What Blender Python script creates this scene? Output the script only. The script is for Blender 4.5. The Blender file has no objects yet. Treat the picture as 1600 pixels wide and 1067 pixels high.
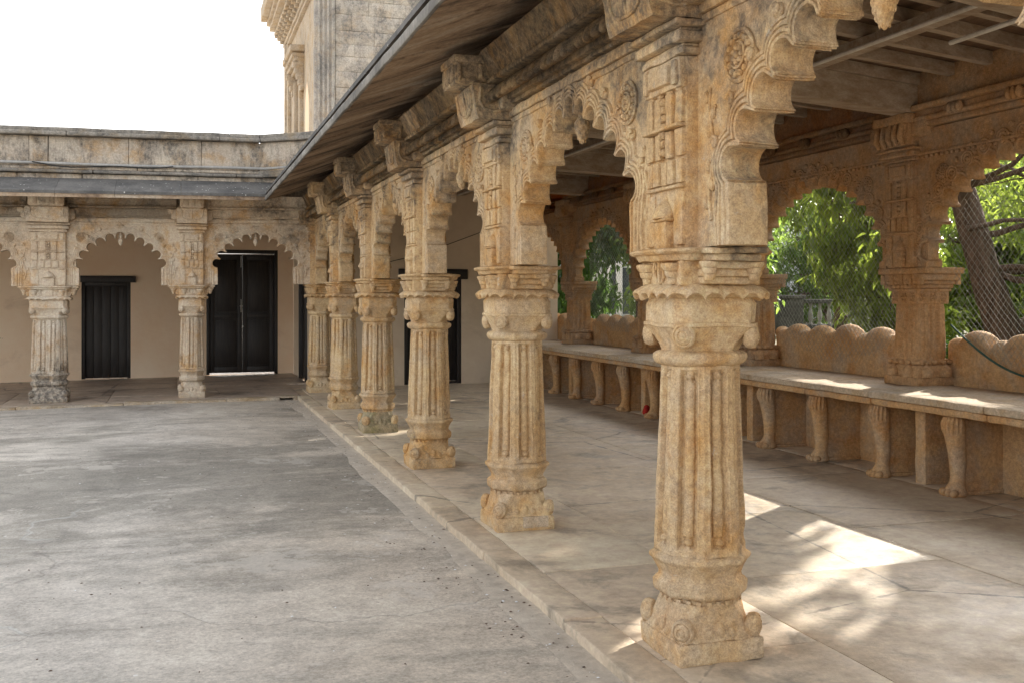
import bpy, math, random
import numpy as np
from mathutils import Vector, Matrix
PI = math.pi
random.seed(7)
rng = np.random.default_rng(7)
SC = bpy.context.scene
COL = SC.collection

# ------------------------------------------------------------------ camera, sky, sun, exposure
cam_d = bpy.data.cameras.new('camera')
cam = bpy.data.objects.new('camera', cam_d)
COL.objects.link(cam)
SC.camera = cam
YAW = math.atan(518 / 1609.)
cam.location = (0, 0, 1.6)
cam.rotation_euler = (PI / 2, 0, -YAW)
cam_d.sensor_width = 36.0
cam_d.lens = 36.0 * 1609 / 1600
cam_d.shift_y = -(533.5 - 464) / 1600.
cam_d.clip_start = 0.05
cam_d.clip_end = 3000

SUN_AZ = math.radians(33)      # from +X towards +Y
SUN_EL = math.radians(25)
world = bpy.data.worlds.new('World')
SC.world = world
world.use_nodes = True
wn = world.node_tree.nodes
wl = world.node_tree.links
wn.clear()
sky = wn.new('ShaderNodeTexSky')
sky.sky_type = 'NISHITA'
sky.sun_disc = False
sky.sun_elevation = SUN_EL
sky.sun_rotation = PI / 2 - SUN_AZ
sky.air_density = 1.0
sky.dust_density = 4.0
sky.ozone_density = 0.6
hs = wn.new('ShaderNodeHueSaturation')
hs.inputs['Saturation'].default_value = 0.22
bg = wn.new('ShaderNodeBackground')
bg.inputs['Strength'].default_value = 0.15
wo = wn.new('ShaderNodeOutputWorld')
wl.new(sky.outputs[0], hs.inputs['Color'])
wl.new(hs.outputs[0], bg.inputs['Color'])
wl.new(bg.outputs[0], wo.inputs['Surface'])
sun_d = bpy.data.lights.new('sun', 'SUN')
sun_d.energy = 3.0
sun_d.angle = math.radians(0.6)
sun_d.color = (1.0, 0.93, 0.82)
sun = bpy.data.objects.new('sun', sun_d)
COL.objects.link(sun)
sun.location = (20, 14, 20)
sdir = Vector((math.cos(SUN_AZ) * math.cos(SUN_EL), math.sin(SUN_AZ) * math.cos(SUN_EL), math.sin(SUN_EL)))
sun.rotation_euler = sdir.to_track_quat('Z', 'Y').to_euler()
SC.view_settings.view_transform = 'Standard'
SC.view_settings.look = 'None'
SC.view_settings.gamma = 1.0
SC.view_settings.exposure = 2.0
SC.view_settings.use_curve_mapping = False
try:
    SC.cycles.max_bounces = 8
    SC.cycles.diffuse_bounces = 5
    SC.cycles.transparent_max_bounces = 8
    SC.cycles.caustics_reflective = False
    SC.cycles.caustics_refractive = False
    SC.cycles.sample_clamp_indirect = 6.0
    SC.cycles.use_denoising = True
except Exception:
    pass

# ------------------------------------------------------------------ materials
MATS = {}


class NT:
    def __init__(s, name):
        s.m = bpy.data.materials.new(name)
        s.m.use_nodes = True
        s.t = s.m.node_tree
        s.t.nodes.clear()
        s.out = s.n('ShaderNodeOutputMaterial')
        MATS[name] = s.m
        s.pos = s.n('ShaderNodeNewGeometry').outputs['Position']

    def n(s, typ, **kw):
        nd = s.t.nodes.new(typ)
        for k, v in kw.items():
            setattr(nd, k, v)
        return nd

    def link(s, a, b):
        s.t.links.new(a, b)

    def mapping(s, scale=(1, 1, 1), loc=(0, 0, 0), rot=(0, 0, 0)):
        mp = s.n('ShaderNodeMapping')
        mp.inputs['Scale'].default_value = scale
        mp.inputs['Location'].default_value = loc
        mp.inputs['Rotation'].default_value = rot
        s.link(s.pos, mp.inputs['Vector'])
        return mp.outputs[0]

    def noise(s, scale, detail=4, rough=0.6, vec=None, dist=0.0):
        nd = s.n('ShaderNodeTexNoise')
        nd.inputs['Scale'].default_value = scale
        nd.inputs['Detail'].default_value = detail
        nd.inputs['Roughness'].default_value = rough
        nd.inputs['Distortion'].default_value = dist
        s.link(vec if vec is not None else s.pos, nd.inputs['Vector'])
        return nd.outputs[0]

    def vor(s, scale, feature='F1', vec=None, rand=1.0):
        nd = s.n('ShaderNodeTexVoronoi', feature=feature)
        nd.inputs['Scale'].default_value = scale
        nd.inputs['Randomness'].default_value = rand
        s.link(vec if vec is not None else s.pos, nd.inputs['Vector'])
        return nd.outputs['Distance']

    def ramp(s, src, stops):
        nd = s.n('ShaderNodeValToRGB')
        el = nd.color_ramp.elements
        while len(el) < len(stops):
            el.new(0.5)
        for e, (p, c) in zip(el, stops):
            e.position = p
            e.color = (*c, 1) if isinstance(c, (tuple, list)) else (c, c, c, 1)
        s.link(src, nd.inputs[0])
        return nd.outputs[0]

    def mix(s, fac, a, b, blend='MIX'):
        nd = s.n('ShaderNodeMix', data_type='RGBA', blend_type=blend)
        for sock, v in ((nd.inputs[0], fac), (nd.inputs[6], a), (nd.inputs[7], b)):
            if isinstance(v, (int, float)):
                sock.default_value = v
            elif isinstance(v, (tuple, list)):
                sock.default_value = (*v, 1)
            else:
                s.link(v, sock)
        return nd.outputs[2]

    def math(s, op, a, b=0.0, c=0.0):
        nd = s.n('ShaderNodeMath', operation=op)
        for sock, v in zip(nd.inputs, (a, b, c)):
            if isinstance(v, (int, float)):
                sock.default_value = v
            else:
                s.link(v, sock)
        return nd.outputs[0]

    def bump(s, h, strength=0.4, dist=0.01, prev=None):
        nd = s.n('ShaderNodeBump')
        nd.inputs['Strength'].default_value = strength
        nd.inputs['Distance'].default_value = dist
        s.link(h, nd.inputs['Height'])
        if prev is not None:
            s.link(prev, nd.inputs['Normal'])
        return nd.outputs[0]

    def finish(s, col, rough=0.9, normal=None, spec=0.25, metal=0.0):
        b = s.n('ShaderNodeBsdfPrincipled')
        if isinstance(col, (tuple, list)):
            b.inputs['Base Color'].default_value = (*col, 1)
        else:
            s.link(col, b.inputs['Base Color'])
        if isinstance(rough, (int, float)):
            b.inputs['Roughness'].default_value = rough
        else:
            s.link(rough, b.inputs['Roughness'])
        b.inputs['Specular IOR Level'].default_value = spec
        b.inputs['Metallic'].default_value = metal
        if normal is not None:
            s.link(normal, b.inputs['Normal'])
        s.link(b.outputs[0], s.out.inputs[0])
        return s.m


def stone(name, base, pale, ochre, grime=(0.10, 0.09, 0.08), gr=(0.60, 0.74), white=0.0, grain=1.0, zgr=None, spec=0.15, streak=False, grey=0.45):
    """weathered carved sandstone: drifting tints, ochre patches, lichen grime, lime flecks, sandy grain"""
    t = NT(name)
    big = t.noise(1.7, 5, 0.62)
    c = t.mix(t.ramp(big, [(0.34, 0), (0.66, 1)]), base, pale)
    och = t.noise(3.1, 4, 0.65, t.mapping(loc=(5, 3, 9)))
    c = t.mix(t.math('MULTIPLY', t.ramp(och, [(0.49, 0), (0.64, 1)]), 0.8), c, ochre)
    gd = t.noise(2.6, 6, 0.7, t.mapping(loc=(13, 1, 6)))
    c = t.mix(t.math('MULTIPLY', t.ramp(gd, [(0.46, 0), (0.62, 1)]), grey), c, tuple(sum(pale) / 3 * k for k in (1.0, 0.90, 0.76)))
    fine = t.noise(34, 5, 0.7)
    c = t.mix(0.34, c, t.ramp(fine, [(0.30, 0.15), (0.70, 0.98)]), 'OVERLAY')
    c = t.mix(0.30, c, t.ramp(t.noise(140, 3, 0.7), [(0.32, 0.10), (0.68, 0.98)]), 'OVERLAY')
    g = t.noise(2.3, 7, 0.72, t.mapping((1.6, 1.6, 0.55) if streak else (1, 1, 0.8), (2, 8, 1)), 0.4)
    if zgr is not None:
        sx = t.n('ShaderNodeSeparateXYZ')
        t.link(t.pos, sx.inputs[0])
        mr = t.n('ShaderNodeMapRange')
        mr.inputs[1].default_value, mr.inputs[2].default_value = zgr[0], zgr[1]
        mr.inputs[3].default_value, mr.inputs[4].default_value = 0.0, zgr[2]
        t.link(sx.outputs[2], mr.inputs[0])
        g = t.math('ADD', g, mr.outputs[0])
    gm = t.ramp(g, [(gr[0], 0), (gr[1], 1)])
    brk = t.ramp(t.noise(19, 4, 0.75), [(0.36, 0.25), (0.62, 1)])
    c = t.mix(t.math('MULTIPLY', t.math('MULTIPLY', gm, brk), 0.85), c, grime)
    if white > 0:
        w = t.noise(8, 6, 0.8, t.mapping(loc=(1, 1, 4)))
        c = t.mix(t.math('MULTIPLY', t.ramp(w, [(0.63, 0), (0.70, 1)]), white), c, (0.62, 0.56, 0.47))
    n1 = t.bump(t.noise(150, 3, 0.7), 0.55 * grain, 0.005)
    n2 = t.bump(t.noise(22, 5, 0.7), 0.75 * grain, 0.016, n1)
    pit = t.ramp(t.vor(46), [(0.05, 0), (0.22, 1)])
    n3 = t.bump(pit, 0.22 * grain, 0.008, n2)
    return t.finish(c, 0.92, n3, spec)


stone('sandstone', (0.48, 0.315, 0.162), (0.62, 0.45, 0.262), (0.50, 0.270, 0.09), white=0.6, zgr=(1.9, 3.0, 0.20), gr=(0.59, 0.70), grey=0.36)
stone('wing_sandstone', (0.52, 0.395, 0.275), (0.65, 0.535, 0.41), (0.50, 0.30, 0.13), white=0.45, zgr=(2.1, 3.0, 0.13), gr=(0.61, 0.74))
stone('stained_sandstone', (0.52, 0.41, 0.30), (0.64, 0.54, 0.43), (0.42, 0.27, 0.14), grime=(0.06, 0.057, 0.055), white=0.5, gr=(0.56, 0.66), zgr=(1.0, 0.25, 0.20), streak=True)
stone('brown_sandstone', (0.37, 0.215, 0.105), (0.47, 0.295, 0.155), (0.39, 0.200, 0.075), white=0.12, gr=(0.66, 0.8), grain=0.7)
stone('bench_stone', (0.44, 0.255, 0.115), (0.53, 0.34, 0.175), (0.42, 0.21, 0.075), white=0.2, gr=(0.66, 0.8), grain=0.7)
stone('bench_top_stone', (0.40, 0.30, 0.20), (0.50, 0.40, 0.29), (0.40, 0.27, 0.14), white=0.3, gr=(0.66, 0.8), grain=0.4, spec=0.3)
stone('parapet_stone', (0.42, 0.35, 0.28), (0.56, 0.48, 0.385), (0.40, 0.26, 0.13), grime=(0.075, 0.072, 0.068), gr=(0.47, 0.61), white=0.4, streak=True)
stone('coping_stone', (0.20, 0.185, 0.165), (0.33, 0.30, 0.26), (0.26, 0.20, 0.13), grime=(0.05, 0.05, 0.05), gr=(0.45, 0.6), white=0.3)
stone('tower_stone', (0.37, 0.335, 0.29), (0.50, 0.455, 0.395), (0.43, 0.35, 0.26), grime=(0.13, 0.127, 0.125), gr=(0.43, 0.57), white=0.4, grain=0.9)
stone('tower_side_stone', (0.36, 0.29, 0.21), (0.45, 0.375, 0.285), (0.37, 0.265, 0.15), gr=(0.55, 0.68), grain=0.8)
stone('tower_pilaster_stone', (0.34, 0.32, 0.29), (0.44, 0.41, 0.37), (0.38, 0.31, 0.23), grime=(0.14, 0.14, 0.14), gr=(0.46, 0.6), white=0.6)
stone('mossy_sandstone', (0.36, 0.275, 0.165), (0.50, 0.40, 0.26), (0.33, 0.29, 0.12), grime=(0.075, 0.078, 0.045), gr=(0.42, 0.58), white=0.3)
stone('kerb_stone', (0.39, 0.31, 0.225), (0.49, 0.405, 0.305), (0.34, 0.24, 0.13), gr=(0.56, 0.70), white=0.3)


def eave_under():
    t = NT('eave_stone')
    v = t.mapping((0.8, 1.9, 0.8), rot=(0, 0, 0.25))
    a = t.noise(1.1, 9, 0.70, v, 1.0)
    c = t.ramp(a, [(0.36, (0.055, 0.048, 0.042)), (0.45, (0.23, 0.165, 0.115)), (0.55, (0.37, 0.275, 0.190)), (0.70, (0.46, 0.39, 0.31))])
    f = t.noise(30, 5, 0.7)
    c = t.mix(0.35, c, t.ramp(f, [(0.3, 0.2), (0.7, 0.95)]), 'OVERLAY')
    n = t.bump(t.noise(2.0, 6, 0.7, t.mapping((1.0, 4.5, 1.0), rot=(0, 0, .25))), 0.9, 0.05)
    n = t.bump(t.noise(40, 4, 0.7), 0.5, 0.008, n)
    t.finish(c, 0.9, n, 0.15)


eave_under()


def speckled(name, base, dark, fleck=0.75):
    t = NT(name)
    c = t.mix(t.ramp(t.noise(2.2, 6, 0.7), [(0.38, 0), (0.62, 1)]), base, dark)
    c = t.mix(0.3, c, t.ramp(t.noise(28, 5, 0.7), [(0.3, 0.2), (0.7, 0.95)]), 'OVERLAY')
    sp = t.ramp(t.vor(13), [(0.10, 1), (0.14, 0)])
    msk = t.ramp(t.noise(1.3, 3, 0.6, t.mapping(loc=(4, 4, 4))), [(0.45, 0), (0.55, 1)])
    c = t.mix(t.math('MULTIPLY', t.math('MULTIPLY', sp, msk), fleck), c, (0.75, 0.74, 0.71))
    n = t.bump(t.noise(24, 5, 0.7), 0.5, 0.01)
    t.finish(c, 0.85, n, 0.2)


speckled('eave_top_stone', (0.085, 0.083, 0.080), (0.155, 0.147, 0.137), 0.9)
speckled('drip_edge_stone', (0.13, 0.122, 0.11), (0.27, 0.25, 0.22), 0.9)


def courtyard_mat():
    t = NT('courtyard_concrete')
    a = t.noise(0.55, 7, 0.62, None, 0.5)
    c = t.ramp(a, [(0.28, (0.25, 0.226, 0.195)), (0.42, (0.40, 0.366, 0.320)), (0.56, (0.49, 0.450, 0.395)), (0.70, (0.60, 0.55, 0.475))])
    # worn ochre tone beside the kerb
    sx = t.n('ShaderNodeSeparateXYZ')
    t.link(t.pos, sx.inputs[0])
    near = t.n('ShaderNodeMapRange')
    near.inputs[1].default_value, near.inputs[2].default_value = 0.2, 1.6
    t.link(t.math('ADD', sx.outputs[0], t.math('MULTIPLY', t.noise(1.3, 5, 0.7), 1.2)), near.inputs[0])
    c = t.mix(t.math('MULTIPLY', near.outputs[0], 0.45), c, (0.53, 0.435, 0.325))
    # mossy dark band across the yard
    m1 = t.noise(0.8, 6, 0.7, t.mapping((0.45, 1.0, 1), (3.1, 1.7, 0)), 0.6)
    band = t.n('ShaderNodeMapRange')
    band.inputs[1].default_value, band.inputs[2].default_value = 4.2, 0.0
    t.link(t.math('ABSOLUTE', t.math('SUBTRACT', sx.outputs[1], 9.4)), band.inputs[0])
    mm = t.ramp(t.math('ADD', m1, t.math('MULTIPLY', band.outputs[0], 0.22)), [(0.53, 0), (0.66, 1)])
    c = t.mix(t.math('MULTIPLY', mm, 0.66), c, (0.17, 0.158, 0.13))
    f = t.noise(5, 10, 0.82)
    c = t.mix(0.30, c, t.ramp(f, [(0.34, 0.12), (0.66, 1.0)]), 'OVERLAY')
    c = t.mix(0.36, c, t.ramp(t.noise(55, 5, 0.8), [(0.32, 0.10), (0.66, 1.0)]), 'OVERLAY')
    st = t.noise(1.9, 9, 0.78, t.mapping(loc=(11, 5, 0)), 0.3)
    c = t.mix(t.math('MULTIPLY', t.ramp(st, [(0.585, 0), (0.64, 1)]), 0.24), c, (0.165, 0.15, 0.13))
    pt = t.noise(1.1, 8, 0.75, t.mapping(loc=(21, 15, 0)), 0.2)
    c = t.mix(t.math('MULTIPLY', t.ramp(pt, [(0.57, 0), (0.59, 1)]), 0.42), c, (0.62, 0.57, 0.50))
    grit = t.ramp(t.vor(34), [(0.10, 1), (0.16, 0)])
    gmk = t.ramp(t.noise(2.6, 4, 0.7, t.mapping(loc=(2, 9, 3))), [(0.48, 0), (0.60, 1)])
    c = t.mix(t.math('MULTIPLY', t.math('MULTIPLY', grit, gmk), 0.55), c, (0.12, 0.11, 0.10))
    # long cracks, partly filled with pale mortar
    vv = t.n('ShaderNodeVectorMath', operation='ADD')
    dn = t.n('ShaderNodeTexNoise')
    dn.inputs['Scale'].default_value = 0.9
    dn.inputs['Detail'].default_value = 5
    t.link(t.pos, dn.inputs['Vector'])
    sc = t.n('ShaderNodeVectorMath', operation='SCALE')
    sc.inputs['Scale'].default_value = 0.9
    t.link(dn.outputs['Color'], sc.inputs[0])
    t.link(t.mapping((0.32, 0.50, 0)), vv.inputs[0])
    t.link(sc.outputs[0], vv.inputs[1])
    cr = t.vor(0.62, 'DISTANCE_TO_EDGE', vv.outputs[0])
    cm = t.ramp(cr, [(0.0015, 1), (0.0045, 0)])
    fill = t.ramp(t.noise(0.7, 3, 0.5, t.mapping(loc=(9, 2, 0))), [(0.58, 0), (0.63, 1)])
    wide = t.ramp(cr, [(0.004, 1), (0.010, 0)])
    c = t.mix(t.math('MULTIPLY', cm, 0.32), c, (0.13, 0.12, 0.11))
    c = t.mix(t.math('MULTIPLY', t.math('MULTIPLY', wide, fill), 0.4), c, (0.62, 0.61, 0.57))
    sp = t.ramp(t.vor(5.5), [(0.050, 1), (0.070, 0)])
    msk = t.ramp(t.noise(0.9, 3, 0.6, t.mapping(loc=(4, 4, 4))), [(0.44, 0), (0.54, 1)])
    c = t.mix(t.math('MULTIPLY', t.math('MULTIPLY', sp, msk), 0.85), c, (0.72, 0.71, 0.68))
    n = t.bump(t.noise(14, 8, 0.75), 0.35, 0.015)
    n = t.bump(t.noise(110, 3, 0.7), 0.35, 0.004, n)
    n = t.bump(cm, 0.5, -0.01, n)
    r = t.ramp(t.noise(2.2, 5, 0.6), [(0.3, 0.55), (0.7, 0.85)])
    t.finish(c, r, n, 0.35)


courtyard_mat()


def paving_mat(name, base, pale, dark):
    t = NT(name)
    c = t.mix(t.ramp(t.noise(1.1, 6, 0.65, None, 0.4), [(0.35, 0), (0.65, 1)]), base, pale)
    d = t.noise(1.6, 7, 0.7, t.mapping(loc=(7, 3, 1)), 0.5)
    c = t.mix(t.math('MULTIPLY', t.ramp(d, [(0.53, 0), (0.64, 1)]), 0.75), c, dark)
    c = t.mix(0.35, c, t.ramp(t.noise(12, 8, 0.75), [(0.3, 0.15), (0.7, 1)]), 'OVERLAY')
    info = t.n('ShaderNodeObjectInfo')
    c = t.mix(0.30, c, t.ramp(info.outputs['Random'], [(0, 0.32), (1, 0.66)]), 'OVERLAY')
    cr = t.vor(0.5, 'DISTANCE_TO_EDGE', t.mapping((1, 1, 0), (3, 4, 0)))
    cm = t.ramp(t.math('ADD', cr, t.math('MULTIPLY', t.noise(3, 5, 0.7), 0.05)), [(0.026, 1), (0.031, 0)])
    c = t.mix(t.math('MULTIPLY', cm, 0.65), c, (0.10, 0.09, 0.08))
    n = t.bump(t.noise(9, 8, 0.75), 0.45, 0.012)
    n = t.bump(t.noise(90, 3, 0.7), 0.2, 0.003, n)
    r = t.ramp(t.noise(3.2, 6, 0.7), [(0.32, 0.32), (0.7, 0.72)])
    t.finish(c, r, n, 0.45)


paving_mat('paving_stone', (0.50, 0.395, 0.275), (0.61, 0.50, 0.37), (0.24, 0.20, 0.155))
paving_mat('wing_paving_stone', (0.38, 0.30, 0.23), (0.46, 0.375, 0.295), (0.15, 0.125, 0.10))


def simple(name, base, alt, scale=3.0, bump=0.3, rough=0.85, stretch=(1, 1, 1), spec=0.2, fine=30):
    t = NT(name)
    c = t.mix(t.ramp(t.noise(scale, 6, 0.68, t.mapping(stretch)), [(0.35, 0), (0.65, 1)]), base, alt)
    c = t.mix(0.25, c, t.ramp(t.noise(fine, 5, 0.7, t.mapping(stretch)), [(0.3, 0.2), (0.7, 0.95)]), 'OVERLAY')
    n = t.bump(t.noise(fine, 6, 0.7, t.mapping(stretch)), bump, 0.008)
    return t.finish(c, rough, n, spec)


simple('gutter_mortar', (0.55, 0.48, 0.39), (0.45, 0.39, 0.315), 2.5, 0.9, 0.85, fine=18)
simple('dark_wood', (0.012, 0.010, 0.009), (0.030, 0.023, 0.019), 5, 0.5, 0.42, (6, 6, 0.6), 0.4)
simple('joist_paint', (0.46, 0.385, 0.30), (0.30, 0.215, 0.145), 4.0, 0.3, 0.7, (0.8, 3, 3))
simple('ceiling_board', (0.13, 0.082, 0.052), (0.20, 0.13, 0.085), 2.5, 0.4, 0.8, (5, 0.6, 1))
simple('conduit_paint', (0.66, 0.62, 0.55), (0.52, 0.47, 0.40), 6, 0.05, 0.5)
simple('pipe_metal', (0.30, 0.295, 0.285), (0.40, 0.385, 0.36), 6, 0.05, 0.5)
simple('cable_rubber', (0.02, 0.02, 0.02), (0.035, 0.035, 0.035), 6, 0.05, 0.6)
simple('steel', (0.55, 0.54, 0.52), (0.40, 0.39, 0.37), 9, 0.1, 0.4)
simple('drain_shade_black', (0.02, 0.018, 0.016), (0.035, 0.03, 0.026), 6, 0.3)
simple('net_cord', (0.20, 0.20, 0.18), (0.28, 0.28, 0.25), 6, 0.0, 0.7)
simple('rope_green', (0.035, 0.075, 0.06), (0.06, 0.11, 0.09), 20, 0.5, 0.8)
simple('bark', (0.075, 0.050, 0.038), (0.17, 0.115, 0.088), 5, 1.0, 0.95, (2.5, 2.5, 0.8))
simple('red_cloth', (0.30, 0.02, 0.015), (0.40, 0.03, 0.02), 8, 0.3)
simple('lawn', (0.075, 0.085, 0.030), (0.17, 0.13, 0.075), 1.2, 0.8)
simple('balustrade_stone', (0.22, 0.21, 0.19), (0.34, 0.325, 0.295), 3, 0.4)
simple('dark_balustrade_stone', (0.06, 0.058, 0.052), (0.13, 0.125, 0.11), 3, 0.4)
simple('far_wall_paint', (0.44, 0.45, 0.47), (0.54, 0.55, 0.57), 2, 0.2)
simple('far_roof', (0.20, 0.15, 0.13), (0.26, 0.20, 0.17), 2, 0.2)
simple('far_glass', (0.05, 0.06, 0.07), (0.10, 0.12, 0.14), 2, 0.0, 0.15, (1, 1, 1), 0.5)
simple('white_paint', (0.78, 0.79, 0.80), (0.68, 0.69, 0.70), 3, 0.05, 0.5)


def stained_plaster(name, base, alt, stain):
    t = NT(name)
    c = t.mix(t.ramp(t.noise(1.1, 7, 0.7), [(0.36, 0), (0.64, 1)]), base, alt)
    st = t.noise(0.9, 8, 0.72, t.mapping((1, 1, 1.6), (3, 7, 2)), 0.5)
    c = t.mix(t.math('MULTIPLY', t.ramp(st, [(0.54, 0), (0.70, 1)]), 0.45), c, stain)
    pe = t.noise(2.4, 9, 0.78, t.mapping(loc=(8, 1, 5)), 0.2)
    c = t.mix(t.math('MULTIPLY', t.ramp(pe, [(0.655, 0), (0.67, 1)]), 0.6), c, tuple(x * 0.45 for x in base))
    n = t.bump(t.noise(9, 7, 0.75), 0.4, 0.012)
    t.finish(c, 0.9, t.bump(t.noise(60, 4, 0.7), 0.25, 0.004, n), 0.15)


stained_plaster('plaster', (0.82, 0.61, 0.42), (0.86, 0.69, 0.51), (0.55, 0.39, 0.27))
stained_plaster('pale_plaster', (0.66, 0.53, 0.39), (0.74, 0.62, 0.47), (0.44, 0.34, 0.24))


def leaf_mat(name, a, b, trans):
    t = NT(name)
    info = t.n('ShaderNodeNewGeometry')
    rnd = info.outputs['Random Per Island']
    c = t.mix(rnd, a, b)
    d = t.n('ShaderNodeBsdfPrincipled')
    d.inputs['Roughness'].default_value = 0.45
    d.inputs['Specular IOR Level'].default_value = 0.4
    t.link(c, d.inputs['Base Color'])
    tr = t.n('ShaderNodeBsdfTranslucent')
    t.link(t.mix(rnd, trans, tuple(x * 0.35 for x in trans)), tr.inputs['Color'])
    mx = t.n('ShaderNodeMixShader')
    mx.inputs[0].default_value = 0.55
    t.link(d.outputs[0], mx.inputs[1])
    t.link(tr.outputs[0], mx.inputs[2])
    t.link(mx.outputs[0], t.out.inputs[0])


leaf_mat('leaf_bright', (0.060, 0.115, 0.018), (0.11, 0.165, 0.030), (0.46, 0.58, 0.09))
leaf_mat('leaf_dark', (0.028, 0.070, 0.020), (0.055, 0.115, 0.030), (0.16, 0.30, 0.05))
leaf_mat('leaf_mid', (0.045, 0.095, 0.020), (0.09, 0.150, 0.038), (0.30, 0.44, 0.08))


# ------------------------------------------------------------------ mesh tools
def _hash(ix, iy, iz, seed):
    h = (ix * 374761393 + iy * 668265263 + iz * 2147483647 + seed * 974711) & 0xFFFFFFFF
    h = ((h ^ (h >> 13)) * 1274126177) & 0xFFFFFFFF
    h = (h ^ (h >> 16)) & 0xFFFF
    return h / 65535.0


def vnoise(P, seed=0):
    P = np.asarray(P, float)
    I = np.floor(P).astype(np.int64)
    Fr = P - I
    Fr = Fr * Fr * (3 - 2 * Fr)
    r = 0
    for dx in (0, 1):
        wx = Fr[:, 0] if dx else 1 - Fr[:, 0]
        for dy in (0, 1):
            wy = Fr[:, 1] if dy else 1 - Fr[:, 1]
            for dz in (0, 1):
                wz = Fr[:, 2] if dz else 1 - Fr[:, 2]
                r = r + wx * wy * wz * _hash(I[:, 0] + dx, I[:, 1] + dy, I[:, 2] + dz, seed)
    return r - 0.5


def fbm(P, scale, seed=0, octv=3):
    r, a = 0, 1.0
    for k in range(octv):
        r = r + a * vnoise(np.asarray(P) * scale * 2 ** k + 31.7 * k, seed + k)
        a *= 0.5
    return r


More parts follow.
